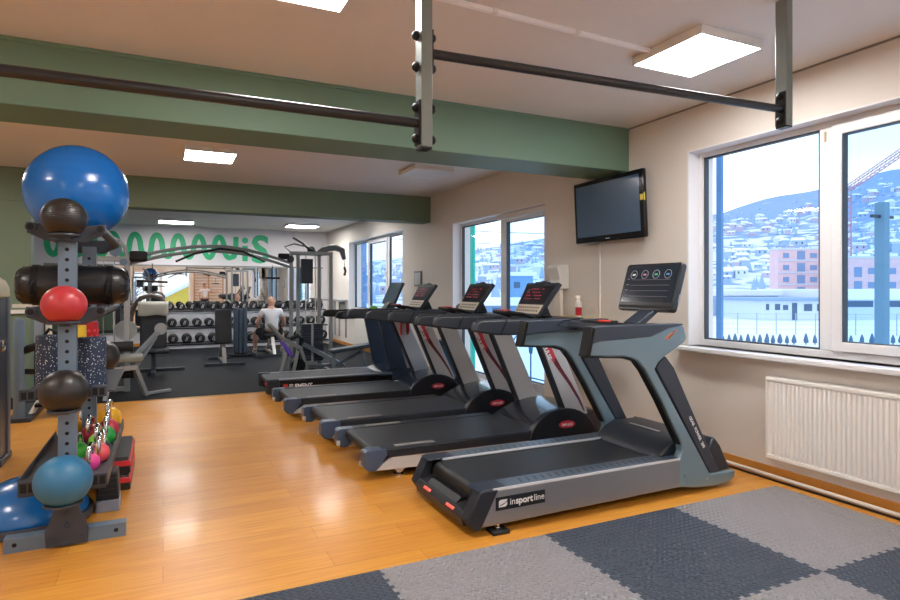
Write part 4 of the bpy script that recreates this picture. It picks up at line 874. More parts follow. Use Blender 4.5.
# balance trainer
t = thing('balance_trainer', 'blue half-dome balance trainer on the floor under the storage rack', 'balance trainer', (-.745, 4.50, 0))
MB().lathe([(.001, 0), (.31, 0), (.337, .01), (.342, .035), (.337, .06), (.30, .062)], seg=56).build('base_disc', mat('base_grey', '#4a4d53', .5), t, .003)
dome = [(.318 * math.cos(a) + .0, .05 + .235 * math.sin(a)) for a in [PI / 2 * k / 14 for k in range(15)]]; dome[-1] = (.001, dome[-1][1])
MB().lathe(dome, seg=64).build('dome', rib_ball_mat('dome_blue', '#1f6fb8', .25, 6, .1, .4), t, smooth=180)
# aerobic steps and block
rb = mat('step_red', '#d2303a', .45); kb_ = mat('step_black', '#24262a', .6, bump=.4, bscale=140); ks = mat('step_side', '#17181b', .45)
def step(z, label, dx=0):
    t = thing('aerobic_step', label, 'aerobic step', (-.315 + dx, 4.90, z), 0, 'stacked aerobic steps')
    p = [(-.105, 0), (.105, 0), (.09, .11), (-.09, .11)]
    MB().prism(p, 'y', 0, .72).build('platform', ks, t, .012)
    MB().box(-.086, .086, .01, .71, .111, .118).build('top_mat', kb_, t, .003)
    MB().prism([(-.107, .055), (.107, .055), (.099, .095), (-.099, .095)], 'y', -.006, .726).build('red_band', rb, t, .004)
step(0, 'red-banded black aerobic step on the floor beside the rack'); step(.12, 'red-banded black aerobic step on top of the other one', 0)
t = thing('riser_block', 'small black block with a grey base standing in front of the aerobic steps', 'block', (-.325, 4.56, 0))
MB().prism([(-.07, 0), (.07, 0), (.066, .075), (-.066, .075)], 'y', -.09, .09).build('base', mat('block_grey', '#7f8798', .5), t, .006)
b = MB().prism([(-.067, .075), (.067, .075), (.055, .255), (-.055, .255)], 'y', -.085, .085)
b.build('body', mat('block_black', '#1a1c20', .45), t, .01)
g = MB()
for k in range(4): g.box(-.05, .05, -.0905, -.085, .10 + k * .035, .112 + k * .035)
g.build('ribs', charcoal, t)

# ---------------------------------------------------------------- pull-up rig hanging from the ceiling
rigm = mat('rig_grey_green', '#7d8785', .38, .3)
t = thing('pull_up_rig', 'ceiling-hung pull-up bars between two grey steel posts', 'pull-up bar', (1.02, 2.39, CEIL)); O = (1.02, 2.39, CEIL)
A = Vector((1.02, 2.39, 0)); B = Vector((3.14, 2.22, 0)); L0 = Vector((-1.25, 2.40, 0))
def post(p, zb):
    u = MB().box(p.x - .026, p.x + .026, p.y - .035, p.y + .035, zb, CEIL - .001).build('post', rigm, t, .004, off=O)
    MB().box(p.x - .024, p.x + .024, p.y - .033, p.y + .033, zb - .008, zb).build('end_plug', black, u, off=O); return u
def joint(u, p, z, sides):
    for s in sides:
        MB().box(p.x + s * .026, p.x + s * .034, p.y - .03, p.y + .03, z - .095, z + .095).build('bar_plate', black, u, .002, off=O) if s > 0 else MB().box(p.x - .034, p.x - .026, p.y - .03, p.y + .03, z - .095, z + .095).build('bar_plate', black, u, .002, off=O)
    for dz in (-.067, .067):
        MB().tube([(p.x - .052, p.y, z + dz), (p.x + .052, p.y, z + dz)], .011, 10).lathe([(.001, -.056), (.012, -.053), (.019, -.045), (.019, -.036), (.024, -.036), (.024, -.033), (.001, -.033)], (p.x, p.y, z + dz), 'x', 14).lathe([(.001, .056), (.012, .053), (.019, .045), (.019, .036), (.024, .036), (.024, .033), (.001, .033)], (p.x, p.y, z + dz), 'x', 14).build('bolt', black, u, off=O)
u1 = post(A, 2.06); u2 = post(B, 2.36); u3 = post(L0, 2.045)
joint(u1, A, 2.475, (1,)); joint(u1, A, 2.165, (-1,)); joint(u2, B, 2.455, (-1,)); joint(u3, L0, 2.165, (1,))
MB().tube([(A.x + .03, A.y, 2.475), (B.x - .03, B.y, 2.455)], .021, 16).build('pull_up_bar', mat('bar_black', '#202329', .36, .0), t, off=O)
MB().tube([(L0.x + .03, L0.y, 2.165), (A.x - .03, A.y, 2.165)], .021, 16).build('pull_up_bar', mat('bar_black', '#202329', .36, .0), t, off=O)

# ---------------------------------------------------------------- machines at the left edge
t = thing('weight_machine', 'tall dark machine housing with a cream top at the left edge of the photo', 'weight machine', (-1.55, 6.15, 0)); O = (-1.55, 6.15, 0)
MB().box(-2.05, -1.20, 5.98, 6.30, .05, 1.38).build('housing', mat('housing_navy', '#262e3a', .35), t, .02, off=O)
MB().box(-1.23, -1.185, 6.21, 6.31, .02, 1.38).build('side_post', mat('post_grey', '#565f6c', .4), t, .015, off=O)
MB().prism([(-2.07, 1.38), (-1.19, 1.38), (-1.195, 1.46), (-1.22, 1.52), (-1.28, 1.56), (-2.05, 1.56)], 'y', 5.96, 6.32).build('top_cover', mat('cover_cream', '#b3ab8c', .45), t, .01, off=O)
MB().box(-2.1, -1.18, 5.95, 6.33, 0, .06).build('base', steel_d, t, .01, off=O)
MB().ring((-1.195, 6.08, .98), .04, .010, 'x', 20).lathe([(.03, -.005), (.028, .01), (.001, .015)], (-1.20, 6.08, .98), 'x', 20).build('dial', chrome, t, off=O)
t = thing('hip_machine', 'grey post machine with black pad and cream frame left of the storage rack', 'weight machine', (-1.40, 7.95, 0)); O = (-1.40, 7.95, 0)
MB().lathe([(.055, 0.02), (.055, 1.07), (.045, 1.11), (.02, 1.13), (.001, 1.13)], (-1.42, 7.95, 0), seg=20).build('post', steel, t, off=O)
MB().box(-1.52, -1.30, 7.85, 8.9, 0, .05).build('base', steel_d, t, .006, off=O)
crm = mat('frame_cream', '#c9c6b8', .4)
MB().bar((-1.24, 8.6, .03), (-1.24, 8.6, 1.25), .06, .06).build('frame_post', crm, t, off=O)
MB().bar((-1.6, 8.6, 1.25), (-1.1, 8.6, 1.25), .06, .04).build('frame_beam', crm, t, off=O)
MB().bar((-1.34, 8.1, .03), (-1.2, 8.35, .35), .04, .04).bar((-1.02, 8.1, .03), (-1.16, 8.35, .35), .04, .04).bar((-1.18, 8.4, .0), (-1.18, 8.35, .55), .05, .05).build('front_leg', crm, t, off=O)
p = MB().prism([(-.22, -.05), (.20, -.03), (.22, .05), (-.20, .04)], 'y', -.08, .08).build('thigh_pad', black, t, .03, seg=3); p.location = (-1.22 + 1.40, 8.0 - 7.95, .83); p.rotation_euler = (0, math.radians(-18), 0)
p = MB().bar((-1.42, 7.95, .55), (-1.15, 8.0, .52), .05, .06).bar((-1.17, 8.0, .2), (-1.17, 8.0, .62), .05, .05).build('knee_pad', black, t, .01, off=O)
MB().tube([(-1.25, 8.0, .85), (-1.15, 8.0, 1.0), (-1.05, 8.02, .95)], .018).build('hand_grip', black, t, off=O)
MB().box(-1.3, -1.0, 8.05, 8.3, .12, .16).build('foot_plate', black, t, .01, off=O)
tag(MB().bar((-1.58, 9.63, 1.15), (-4.4, 9.63, 1.15), .02, .05).build('wall_rail', white_p), 'white rail on the green partition wall', 'rail')

# ---------------------------------------------------------------- cable crossover machine
fm = greysteel
t = thing('cable_crossover', 'grey cable crossover machine with two towers joined by an arched beam', 'cable machine', (.8, 10.3, 0)); O = (.8, 10.3, 0)
Lp = [(-.50, 9.62), (-.50, 10.25), (-.92, 9.75)]; 
def pulley(b, c_, R=.07, ax='y'): b.lathe([(.02, -.015), (R, -.015), (R - .012, 0), (R, .015), (.02, .015)], c_, ax, 20)
tw = MB().bar((-.46, 9.62, 0), (-.46, 9.62, 1.92), .075, .075).bar((-.98, 9.72, 0), (-.98, 9.72, 1.88), .06, .06).bar((-1.0, 9.66, 1.87), (-.44, 9.62, 1.87), .07, .07).bar((-.46, 9.62, .04), (-1.0, 9.72, .04), .08, .06).tube([(-.46, 9.62, 1.9), (-.48, 9.62, 2.03), (-.56, 9.62, 2.13), (-.68, 9.62, 2.18)], .028, 12)
tw.build('left_tower', fm, t, .004, off=O)
b = MB(); pulley(b, (-.60, 9.58, 1.98), .075); pulley(b, (-.50, 9.56, 1.83), .05); b.build('pulley', steel, t, off=O)
MB().tube([(-.88, 9.66, .1), (-.88, 9.66, 1.84)], .012, 8).tube([(-.62, 9.66, .1), (-.62, 9.66, 1.84)], .012, 8).tube([(-.75, 9.6, .7), (-.75, 9.6, 1.84)], .004, 6).build('guide_rod', chrome, t, off=O)
MB().box(-.86, -.64, 9.6, 9.72, 1.52, 1.74).build('counterweight', mat('weight_cover', '#272b33', .5), t, .006, off=O)
g = MB()
for k in range(13): g.box(-.90, -.60, 9.58, 9.74, .12 + k * .045, .16 + k * .045)
g.build('weight_stack', mat('stack_iron', '#24282f', .5), t, .003, off=O)
arch = []
for k in range(21):
    f_ = k / 20; arch.append((-.46 + (2.06 + .46) * f_, 9.62 + (10.95 - 9.62) * f_, 1.88 + .04 * f_ + .235 * math.sin(PI * f_)))
for dz, dy in ((.0, 0), (-.075, .03)):
    MB().tube([(x, y_ + dy, z + dz) for x, y_, z in arch], .026, 8).build('arched_beam', fm, t, off=O)
pb = [(arch[5][0], arch[5][1] - .1, 1.86), (arch[7][0], arch[7][1] - .25, 1.98), (arch[10][0], arch[10][1] - .3, 2.08), (arch[13][0], arch[13][1] - .25, 2.06), (arch[16][0], arch[16][1] - .1, 1.92)]
MB().tube(pb, .017, 10).build('chin_bar', black, t, off=O)
rt = MB()
RTp = [(2.08, 10.95), (2.24, 11.15), (2.62, 11.1), (2.80, 10.95)]
for x, y_ in RTp: rt.bar((x, y_, 0), (x, y_, 2.10), .06, .06)
rt.bar((2.05, 10.95, 2.1), (2.83, 10.95, 2.1), .07, .06).bar((2.2, 11.15, 2.1), (2.7, 11.12, 2.1), .06, .06).bar((2.08, 10.95, 2.1), (2.24, 11.15, 2.1), .06, .06).bar((2.8, 10.95, 2.1), (2.62, 11.1, 2.1), .06, .06).bar((2.08, 10.95, .04), (2.8, 10.95, .04), .08, .07)
rt.build('right_tower', fm, t, .004, off=O)
MB().tube([(2.36, 11.05, .1), (2.36, 11.05, 2.07)], .012, 8).tube([(2.54, 11.05, .1), (2.54, 11.05, 2.07)], .012, 8).build('guide_rod', chrome, t, off=O)
MB().box(2.28, 2.48, 10.98, 11.12, 1.55, 2.0).build('counterweight', mat('weight_cover_navy', '#2a3340', .5), t, .006, off=O)
g = MB()
for k in range(15): g.box(2.28, 2.66, 10.96, 11.14, .14 + k * .045, .18 + k * .045)
g.build('weight_stack', mat('stack_navy', '#2b3542', .5), t, .003, off=O)
MB().box(2.44, 2.48, 10.95, 10.96, .14, .8).build('stack_label', mat('label_grey', '#aab0b6', .5), t, off=O)
b = MB(); pulley(b, (2.05, 10.85, 1.98), .06); pulley(b, (2.45, 11.0, 2.16), .07); b.build('pulley', steel_d, t, off=O)
MB().tube([(2.05, 10.9, 2.12), (1.95, 10.88, 2.2), (2.12, 10.9, 2.26), (2.35, 10.92, 2.22), (2.55, 10.95, 2.12)], .012, 8).tube([(2.45, 11.0, 2.14), (2.3, 11.0, 2.28), (2.12, 11, 2.38)], .02, 8).build('cable_loop', steel_d, t, off=O)
MB().box(1.84, 2.03, 10.82, 10.92, 1.98, 2.08).build('pulley_housing', black, t, .02, off=O)
MB().box(-.43, -.2, 9.55, 9.66, 1.84, 1.99).build('pulley_housing', black, t, .03, off=O)
MB().tube([(2.56, 10.98, 2.1), (2.66, 10.98, 2.17), (2.78, 10.98, 2.21), (2.90, 10.98, 2.22), (3.02, 10.98, 2.17), (3.06, 10.98, 2.0)], [.045, .055, .06, .06, .06, .04], 12).build('pulldown_arm', mat('arm_grey', '#80868b', .4, .2), t, off=O)
MB().tube([(3.06, 10.98, 2.0), (3.07, 10.98, 1.78)], .005, 6).tube([(3.06, 10.96, 1.86), (3.08, 10.96, 1.78), (3.06, 10.96, 1.70)], .022, 8).build('cable_handle', black, t, off=O)
MB().tube([(-.14, 9.7, 1.82), (-.14, 9.7, 1.58)], .006, 6).tube([(-.34, 9.66, 1.57), (.06, 9.74, 1.55)], .016, 8).build('lat_bar', black, t, off=O)
MB().tube([(1.72, 10.75, 1.86), (1.72, 10.75, 1.66)], .006, 6).tube([(1.60, 10.7, 1.64), (1.84, 10.75, 1.64)], .016, 8).build('lat_bar', black, t, off=O)
MB().bar((2.3, 10.95, .45), (2.95, 10.6, .06), .07, .07).bar((2.95, 10.95, .06), (2.45, 10.6, .06), .06, .06).bar((2.75, 10.6, .05), (3.15, 10.1, .38), .05, .05).build('seat_strut', mat('strut_blue', '#7c8a94', .4, .4), t, off=O)
p = MB().prism([(-.42, -.03), (.42, -.03), (.42, .03), (-.42, .03)], 'y', -.13, .13).build('bench_pad', mat('pad_slate', '#38424f', .45), t, .015); p.location = (2.98 - .8, 10.05 - 10.3, .44); p.rotation_euler = (0, math.radians(-7), 0)
MB().bar((2.62, 10.05, .02), (2.62, 10.05, .40), .05, .05).bar((2.45, 10.05, .03), (3.2, 10.05, .03), .05, .05).bar((3.2, 10.05, .03), (3.1, 10.05, .44), .05, .05).bar((2.62, 10.05, .03), (2.62, 10.9, .03), .05, .05).build('bench_frame', mat('strut_blue', '#7c8a94', .4, .4), t, off=O)
# leg station in front of the left tower
t = thing('leg_station', 'grey framed leg station with roller pads in front of the left cable tower', 'exercise machine', (-.45, 9.2, 0)); O = (-.45, 9.2, 0)
MB().bar((-.62, 9.0, .38), (-.30, 9.0, .41), .06, .06).bar((-.60, 9.0, .38), (-.68, 8.92, .0), .055, .055).bar((-.34, 9.0, .42), (-.20, 9.12, .0), .055, .055).bar((-.20, 9.12, .03), (0.1, 9.3, .03), .05, .04).bar((-.5, 9.0, .38), (-.5, 9.55, .38), .05, .05).build('frame', mat('station_grey', '#9aa0a3', .4, .3), t, .004, off=O)
MB().tube([(-.72, 9.1, .68), (-.36, 9.1, .68)], .07, 18).build('roller_pad', blackr, t, off=O)
MB().tube([(-.72, 9.2, .30), (-.36, 9.2, .30)], .06, 18).build('roller_pad', black, t, off=O)
MB().box(-.68, -.25, 9.0, 9.45, .47, .55).build('seat', mat('seat_grey', '#77776f', .6), t, .02, off=O)
MB().bar((-.32, 9.4, .40), (-.32, 9.4, .50), .05, .05).bar((-.36, 9.5, .50), (-.06, 9.85, .82), .045, .06).bar((-.34, 9.5, .36), (-.10, 9.85, .74), .04, .04).lathe([(.001, 9.84), (.085, 9.84), (.085, 9.90), (.001, 9.90)], (-.03, 0, .86), 'y', 24).build('lever', mat('station_grey', '#9aa0a3', .4, .3), t, off=O)
# press machine with towel
t = thing('press_machine', 'black padded shoulder press machine behind the left cable tower', 'exercise machine', (-.15, 11.6, 0)); O = (-.15, 11.6, 0)
p = MB().box(-.21, .21, -.05, .05, 0, .78).build('backrest', mat('pad_black', '#20262f', .5), t, .03, seg=3); p.location = (0, 0, .42); p.rotation_euler = (math.radians(-6), 0, 0)
MB().box(-.25, .25, -.45, .0, .36, .44).build('seat', mat('pad_black', '#20262f', .5), t, .03)
MB().bar((0, .1, 0), (0, .14, 1.2), .07, .07).bar((-.4, .1, .03), (.5, .1, .03), .07, .06).bar((0, -.5, .03), (0, .4, .03), .07, .06).bar((0, -.2, .03), (0, -.2, .36), .06, .06).build('frame', steel_d, t, .004)
MB().tube([(-.36, 0, .9), (-.30, 0, 1.15), (-.2, 0, 1.29), (-.05, .02, 1.34), (.12, .02, 1.30), (.2, .05, 1.15)], .04, 10).build('top_arm', mat('arm_brown_grey', '#6f6660', .5), t)
MB().lathe([(.001, -.03), (.17, -.03), (.17, .03), (.001, .03)], (-.42, 0, .75), 'y', 28).build('weight_plate', mat('plate_pale', '#b9bab8', .5), t)
b = MB(); vs = []
for i in range(9):
    for j in range(9):
        a = j / 8 * 2 - 1; x = -.235 + .47 * i / 8; yy = -.07 * (1 if a < 0 else -1) * (1 - (1 - abs(a)) ** 4); vs.append((x, yy + .006 * math.sin(i * 1.7), .02 - .24 * abs(a) * (1 + .04 * math.sin(i))))
b.add(vs, [(i * 9 + j, i * 9 + j + 1, (i + 1) * 9 + j + 1, (i + 1) * 9 + j) for i in range(8) for j in range(8)])
o = b.build('towel', mat('towel_white', '#d5d2c8', .9, bump=.4, bscale=100), None, loc=(-.15, 11.53, 1.215), smooth=180); o.modifiers.new('s', 'SOLIDIFY').thickness = .012
tag(o, 'white towel draped over the black backrest of the press machine', 'towel')
# adjustable bench seen end-on
def bench(loc, rz, label, tilt=80, hgt=.72):
    t = thing('weight_bench', label, 'bench', loc, rz, 'black weight benches')
    p = MB().box(-.15, .15, -.04, .04, 0, hgt).build('backrest', mat('pad_black2', '#1b1f26', .5), t, .025, seg=3); p.location = (0, .10, .40); p.rotation_euler = (math.radians(-(90 - tilt)), 0, 0)
    MB().box(-.16, .16, -.02, .34, .40, .47).build('seat', mat('pad_black2', '#1b1f26', .5), t, .02).location = (0, .14, 0)
    MB().bar((0, -.15, .03), (0, .18, .42), .07, .05).bar((0, -.1, .05), (0, 1.0, .05), .07, .05).bar((0, .9, .05), (0, .35, .42), .06, .05).build('frame', mat('bench_chrome', '#9a9893', .35, .5), t, .003)
    MB().bar((-.36, -.15, .03), (.36, -.15, .03), .06, .055).build('rear_foot', steel_d, t, .003); MB().bar((-.22, 1.0, .03), (.22, 1.0, .03), .06, .055).build('front_foot', steel_d, t, .003)
    return t
bn = bench((1.05, 12.15, 0), 0, 'black adjustable bench standing end-on in the middle of the rubber floor', 82, .66)
b2 = copy_tree(bn, loc=(1.62, 13.6, 0), label='black bench the seated man in white sits on'); b2.rotation_euler = (0, 0, 0)
for ch in b2.children:
    if ch.name.startswith('backrest'): ch.rotation_euler = (math.radians(-10), 0, 0); 
b2.location = (2.16, 13.35, 0)
bpy.data.objects.remove([c for c in b2.children if c.name.startswith('backrest')][0])
# upright dark padded column beside the bench
t = thing('standing_pads', 'tall dark blue folded pads standing before the dumbbell rack', 'exercise mat', (1.50, 13.6, 0))
for k, x in enumerate((-.09, .0, .09)):
    MB().box(x - .043, x + .043, -.12, .12, .06, 1.06 - .03 * (k % 2)).build('pad', mat('pad_bluegrey', '#3c4858', .5, bump=.2), t, .03, seg=3)
MB().box(-.24, .24, -.2, .2, 0, .06).build('base', black, t, .01)
# preacher bench with the purple towel
t = thing('preacher_bench', 'grey framed preacher bench in front of the right cable tower', 'bench', (1.85, 10.4, 0)); gm = mat('preacher_grey', '#9b9f9c', .38, .4)
p = MB().prism([(-.10, -.16), (.10, -.16), (.12, .10), (.06, .20), (-.06, .20), (-.12, .10)], 'x', -.03, .03).build('arm_pad', mat('preacher_pad', '#8b8d88', .5), t, .02); p.location = (-.13, 0, .72); p.rotation_euler = (0, math.radians(-38), 0)
MB().bar((-.10, 0, .66), (.30, 0, .42), .06, .07).bar((.28, 0, .44), (.42, 0, .0), .05, .06).bar((.05, -.12, .52), (-.10, -.18, .0), .05, .05).bar((.05, .12, .52), (-.02, .18, .0), .05, .05).bar((.22, -.1, .40), (.12, -.16, .0), .05, .05).bar((-.1, -.18, .02), (.42, 0, .02), .04, .04).build('frame', gm, t, .003)
MB().tube([(.10, -.05, .60), (.22, -.1, .66), (.3, 0, .60), (.26, .05, .35), (.24, .02, .12)], .035, 10).build('cable_bundle', black, t)
MB().lathe([(.001, -.04), (.12, -.04), (.12, .04), (.001, .04)], (.24, 0, .14), 'y', 24).build('weight_plate', black, t)
b = MB(); vs = []
for i in range(7):
    for j in range(9):
        a = j / 8; vs.append((-.06 + .10 * i / 6 + .16 * a, -.17 + .01 * math.sin(i * 2 + j), .60 - .26 * a + .01 * math.sin(i * 1.5) - .05 * i / 6))
b.add(vs, [(i * 9 + j, i * 9 + j + 1, (i + 1) * 9 + j + 1, (i + 1) * 9 + j) for i in range(6) for j in range(8)])
o = b.build('towel', mat('towel_purple', '#6a4fc0', .9, bump=.4), None, loc=(1.80, 10.40, 0), smooth=180); o.modifiers.new('s', 'SOLIDIFY').thickness = .015
tag(o, 'purple towel hanging on the grey preacher bench', 'towel')

# ---------------------------------------------------------------- dumbbell rack
t = thing('dumbbell_rack', 'long white three-tier dumbbell rack in front of the wall mirror', 'dumbbell rack', (1.8, 15.95, 0)); O = (1.8, 15.95, 0)
rkw = mat('rack_white', '#e4e5ea', .5, .0)
TI = [(.12, 15.70), (.50, 15.86), (.90, 16.05)]
for z, y_ in TI:
    MB().bar((-.25, y_ - .08, z), (3.95, y_ - .08, z), .05, .03).bar((-.25, y_ + .16, z + .03), (3.95, y_ + .16, z + .03), .05, .03).build('tier_rail', steel_d, t, .002, off=O)
    if z < .85: MB().box(-.2, 3.9, y_ + .225, y_ + .235, z - .02, z + .33).build('tier_panel', rkw, t, off=O)
MB().box(-.2, 3.9, 15.62, 15.64, .03, .11).build('tier_panel', rkw, t, off=O)
for x in (-.25, 1.8, 3.93):
    MB().prism([(15.6, 0), (16.25, 0), (16.28, .94), (15.98, .90)], 'x', x - .025, x + .025).build('end_frame', rkw, t, .004, off=O)
dbr = mat('dumbbell_rubber', '#1a1c20', .45); dbi = mat('dumbbell_inner', '#3a3e44', .5)
def dumbbell(r_, L_):
    t = thing('dumbbell', 'x', 'dumbbell', (0, 0, 0), 0, 'round rubber dumbbells on the rack')
    for s in (-1, 1):
        h = MB(); a, b_ = s * L_ * .5, s * L_ * .28
        h.lathe([(.001, a), (r_ * .80, a), (r_, a - s * .02), (r_, b_ + s * .015), (r_ * .8, b_), (.001, b_)], (0, 0, 0), 'y', 24).build('head', dbr, t)
    g = MB()
    for k in (-.5, .5): g.prism([(k * .030 - .022, -.05), (k * .030 - .010, -.05), (k * .030 + .022, .05), (k * .030 + .010, .05)], 'y', -L_ * .5 - .002, -L_ * .5)
    g.build('end_mark', mat('mark_silver', '#d5d8da', .4), t, smooth=0)
    MB().tube([(0, -L_ * .29, 0), (0, L_ * .29, 0)], .017, 12).build('grip', chrome, t); return t
dp = {0: dumbbell(.112, .36), 1: dumbbell(.105, .33), 2: dumbbell(.09, .30)}
posn = ('low', 'middle', 'top')
for k, (z, y_) in enumerate(TI):
    n = (14, 15, 17)[k]; first = True
    for i in range(n):
        x = -.08 + i * (3.86 / (n - 1)); r_ = (.112, .105, .09)[k]
        lb = 'round black dumbbell number %d from the left on the %s tier of the white rack' % (i + 1, posn[k])
        ang = .0; loc = (x, y_ + .03, z + r_ + .035)
        if first: dp[k].location = loc; dp[k]['label'] = lb; first = False
        else: copy_tree(dp[k], loc=loc, label=lb)

# ---------------------------------------------------------------- people
skin = mat('skin', '#c99a82', .55); shirt = mat('white_shirt', '#d8d8dc', .85, bump=.2, bscale=30); shorts = mat('black_shorts', '#1b1c20', .8); sock = mat('white_shoe', '#d9d9d9', .6)
def head(parent, c_, faceto, hair=None, s=1.0):
    """skull with face features; faceto is a heading angle in radians, 0 = +Y"""
    g = MB(); g.ball((0, 0, 0), .1, (.80, .98, 1.18), 28, 18); g.ball((0, .035, -.06), .055, (1, 1, 1), 16, 10); g.ball((0, .098, -.012), .016, (.8, 1.1, 1.6), 12, 8)
    for sx_ in (-1, 1): g.ball((sx_ * .080, -.005, -.01), .026, (.35, .8, 1.2), 12, 8)
    o = g.build('head', skin, parent, smooth=180); o.location = c_; o.rotation_euler = (0, 0, faceto); o.scale = (s, s, s)
    e_ = MB()
    for sx_ in (-1, 1): e_.ball((sx_ * .031, .090, .012), .010, (1.2, .6, .7), 10, 8)
    e_.build('eyes', mat('eye_dark', '#2b211c', .3), o); MB().ball((0, .090, -.055), .02, (1.1, .4, .28), 12, 8).build('mouth', mat('lip', '#9c5f55', .5), o)
    if hair: 
        h = MB().ball((0, -.016, .028), .106, (.84, .98, 1.0), 24, 14); h.v = [(x, y_, max(z, -.03 - .3 * max(0, -y_ - .02))) if y_ < .05 else (x, min(y_, .07), max(z, .045)) for x, y_, z in h.v]; h.build('hair', hair, o, smooth=180)
    return o
def fingers(parent, wrist, dirv, palm_n, curl, thumb_side):
    wrist = Vector(wrist); d = Vector(dirv).normalized(); n = Vector(palm_n).normalized(); s_ = d.cross(n).normalized() * thumb_side
    g = MB(); pc = wrist + d * .045
    g.tube([wrist, wrist + d * .03, wrist + d * .08], [.024, .036, .036], 12, flat=.55)
    for k, L_ in enumerate((.068, .078, .072, .058)):
        b0 = wrist + d * .08 + s_ * (.028 - k * .019); p1_ = b0 + d * L_ * .45 + n * curl * .012; p2 = p1_ + d * L_ * .28 + n * curl * .03; p3 = p2 - d * curl * .01 + n * (curl * .03 + .002) + d * L_ * .15
        g.tube([b0 - d * .02, p1_, p2, p3], [.010, .009, .008, .006], 8)
    b0 = wrist + d * .03 + s_ * .03; g.tube([b0, b0 + s_ * .03 + d * .02, b0 + s_ * .035 + d * .045 + n * .015], [.013, .011, .008], 8)
    g.build('hand', skin, parent, smooth=180)
# seated man, back to the camera
t = thing('person', 'bald man in white shirt and black shorts sitting on a bench, seen from behind', 'person', (2.16, 13.62, 0))
def V(*a): return a
body = [(0, 0, .53, .14), (0, -.01, .66, .125), (0, .0, .82, .14), (0, .01, .94, .12), (0, .01, 1.03, .062), (0, .02, 1.10, .058),
        (-.17, .01, .95, .075), (-.27, .03, .78, .05), (-.29, .10, .64, .043), (-.26, .28, .60, .033),
        (.17, .01, .95, .075), (.27, .03, .78, .05), (.29, .10, .64, .043), (.26, .28, .60, .033),
        (-.12, .06, .50, .10), (-.22, .26, .50, .085), (-.28, .42, .48, .062), (-.30, .40, .27, .056), (-.30, .36, .08, .038), (-.31, .44, .045, .04),
        (.12, .06, .50, .10), (.22, .26, .50, .085), (.28, .42, .48, .062), (.30, .40, .27, .056), (.30, .36, .08, .038), (.31, .44, .045, .04)]
ed = [(0, 1), (1, 2), (2, 3), (3, 4), (4, 5), (3, 6), (6, 7), (7, 8), (8, 9), (3, 10), (10, 11), (11, 12), (12, 13), (0, 14), (14, 15), (15, 16), (16, 17), (17, 18), (18, 19), (0, 20), (20, 21), (21, 22), (22, 23), (23, 24), (24, 25)]
skin_mesh('body', body, ed, skin, t)
sh = [(0, -.01, .52, .165), (0, -.015, .66, .15), (0, -.005, .82, .165), (0, .005, .95, .14), (0, .01, 1.0, .085), (-.17, .01, .95, .095), (-.25, .025, .82, .075), (.17, .01, .95, .095), (.25, .025, .82, .075)]
skin_mesh('shirt', sh, [(0, 1), (1, 2), (2, 3), (3, 4), (3, 5), (5, 6), (3, 7), (7, 8)], shirt, t)
so = [(0, .01, .50, .155), (-.12, .07, .50, .12), (-.21, .25, .50, .105), (-.25, .34, .49, .095), (.12, .07, .50, .12), (.21, .25, .50, .105), (.25, .34, .49, .095)]
skin_mesh('shorts', so, [(0, 1), (1, 2), (2, 3), (0, 4), (4, 5), (5, 6)], shorts, t)
for s in (-1, 1):
    skin_mesh('shoe', [(s * .30, .36, .05, .05), (s * .305, .42, .045, .05), (s * .31, .52, .035, .04)], [(0, 1), (1, 2)], sock, t)
    skin_mesh('sock', [(s * .30, .36, .07, .046), (s * .30, .37, .15, .05)], [(0, 1)], sock, t)
    fingers(t, (s * .26, .27, .60), (-s * .3, 1, 0), (0, 0, -1), .8, -s)
head(t, (0, .03, 1.17), 0)
# standing person behind the camera, seen only in the mirror
t = thing('person', 'dark-haired person in a white shirt by the wall bars, seen in the mirror', 'person', (2.05, -1.35, 0))
body = [(0, 0, .95, .13), (0, 0, 1.12, .12), (0, 0, 1.30, .14), (0, 0, 1.40, .11), (0, 0, 1.49, .055), (0, 0, 1.56, .055),
        (-.18, 0, 1.40, .07), (-.25, .02, 1.14, .048), (-.24, .10, .92, .036), (.18, 0, 1.40, .07), (.38, -.02, 1.30, .048), (.58, -.10, 1.32, .035),
        (-.10, 0, .86, .10), (-.12, .01, .50, .07), (-.12, 0, .10, .042), (-.12, .12, .05, .042), (.10, 0, .86, .10), (.12, .01, .50, .07), (.12, 0, .10, .042), (.12, .12, .05, .042)]
ed = [(0, 1), (1, 2), (2, 3), (3, 4), (4, 5), (3, 6), (6, 7), (7, 8), (3, 9), (9, 10), (10, 11), (0, 12), (12, 13), (13, 14), (14, 15), (0, 16), (16, 17), (17, 18), (18, 19)]
skin_mesh('body', body, ed, skin, t)
skin_mesh('shirt', [(0, 0, .93, .16), (0, 0, 1.12, .15), (0, 0, 1.30, .165), (0, 0, 1.41, .13), (-.18, 0, 1.40, .09), (-.235, .01, 1.24, .075), (.18, 0, 1.40, .09), (.30, -.01, 1.34, .075)], [(0, 1), (1, 2), (2, 3), (3, 4), (4, 5), (3, 6), (6, 7)], shirt, t)
skin_mesh('trousers', [(0, 0, .93, .15), (-.10, 0, .84, .12), (-.12, .01, .50, .09), (-.12, 0, .12, .065), (.10, 0, .84, .12), (.12, .01, .50, .09), (.12, 0, .12, .065)], [(0, 1), (1, 2), (2, 3), (0, 4), (4, 5), (5, 6)], shorts, t)
for s in (-1, 1): skin_mesh('shoe', [(s * .12, 0, .05, .05), (s * .12, .08, .045, .05), (s * .12, .17, .035, .04)], [(0, 1), (1, 2)], black, t)
fingers(t, (-.24, .10, .92), (0, .2, -1), (.5, 1, 0), .4, 1); fingers(t, (.58, -.10, 1.32), (1, -.4, .05), (0, 0, -1), .5, 1)
head(t, (0, .01, 1.64), 0, mat('dark_hair', '#2a201b', .7))
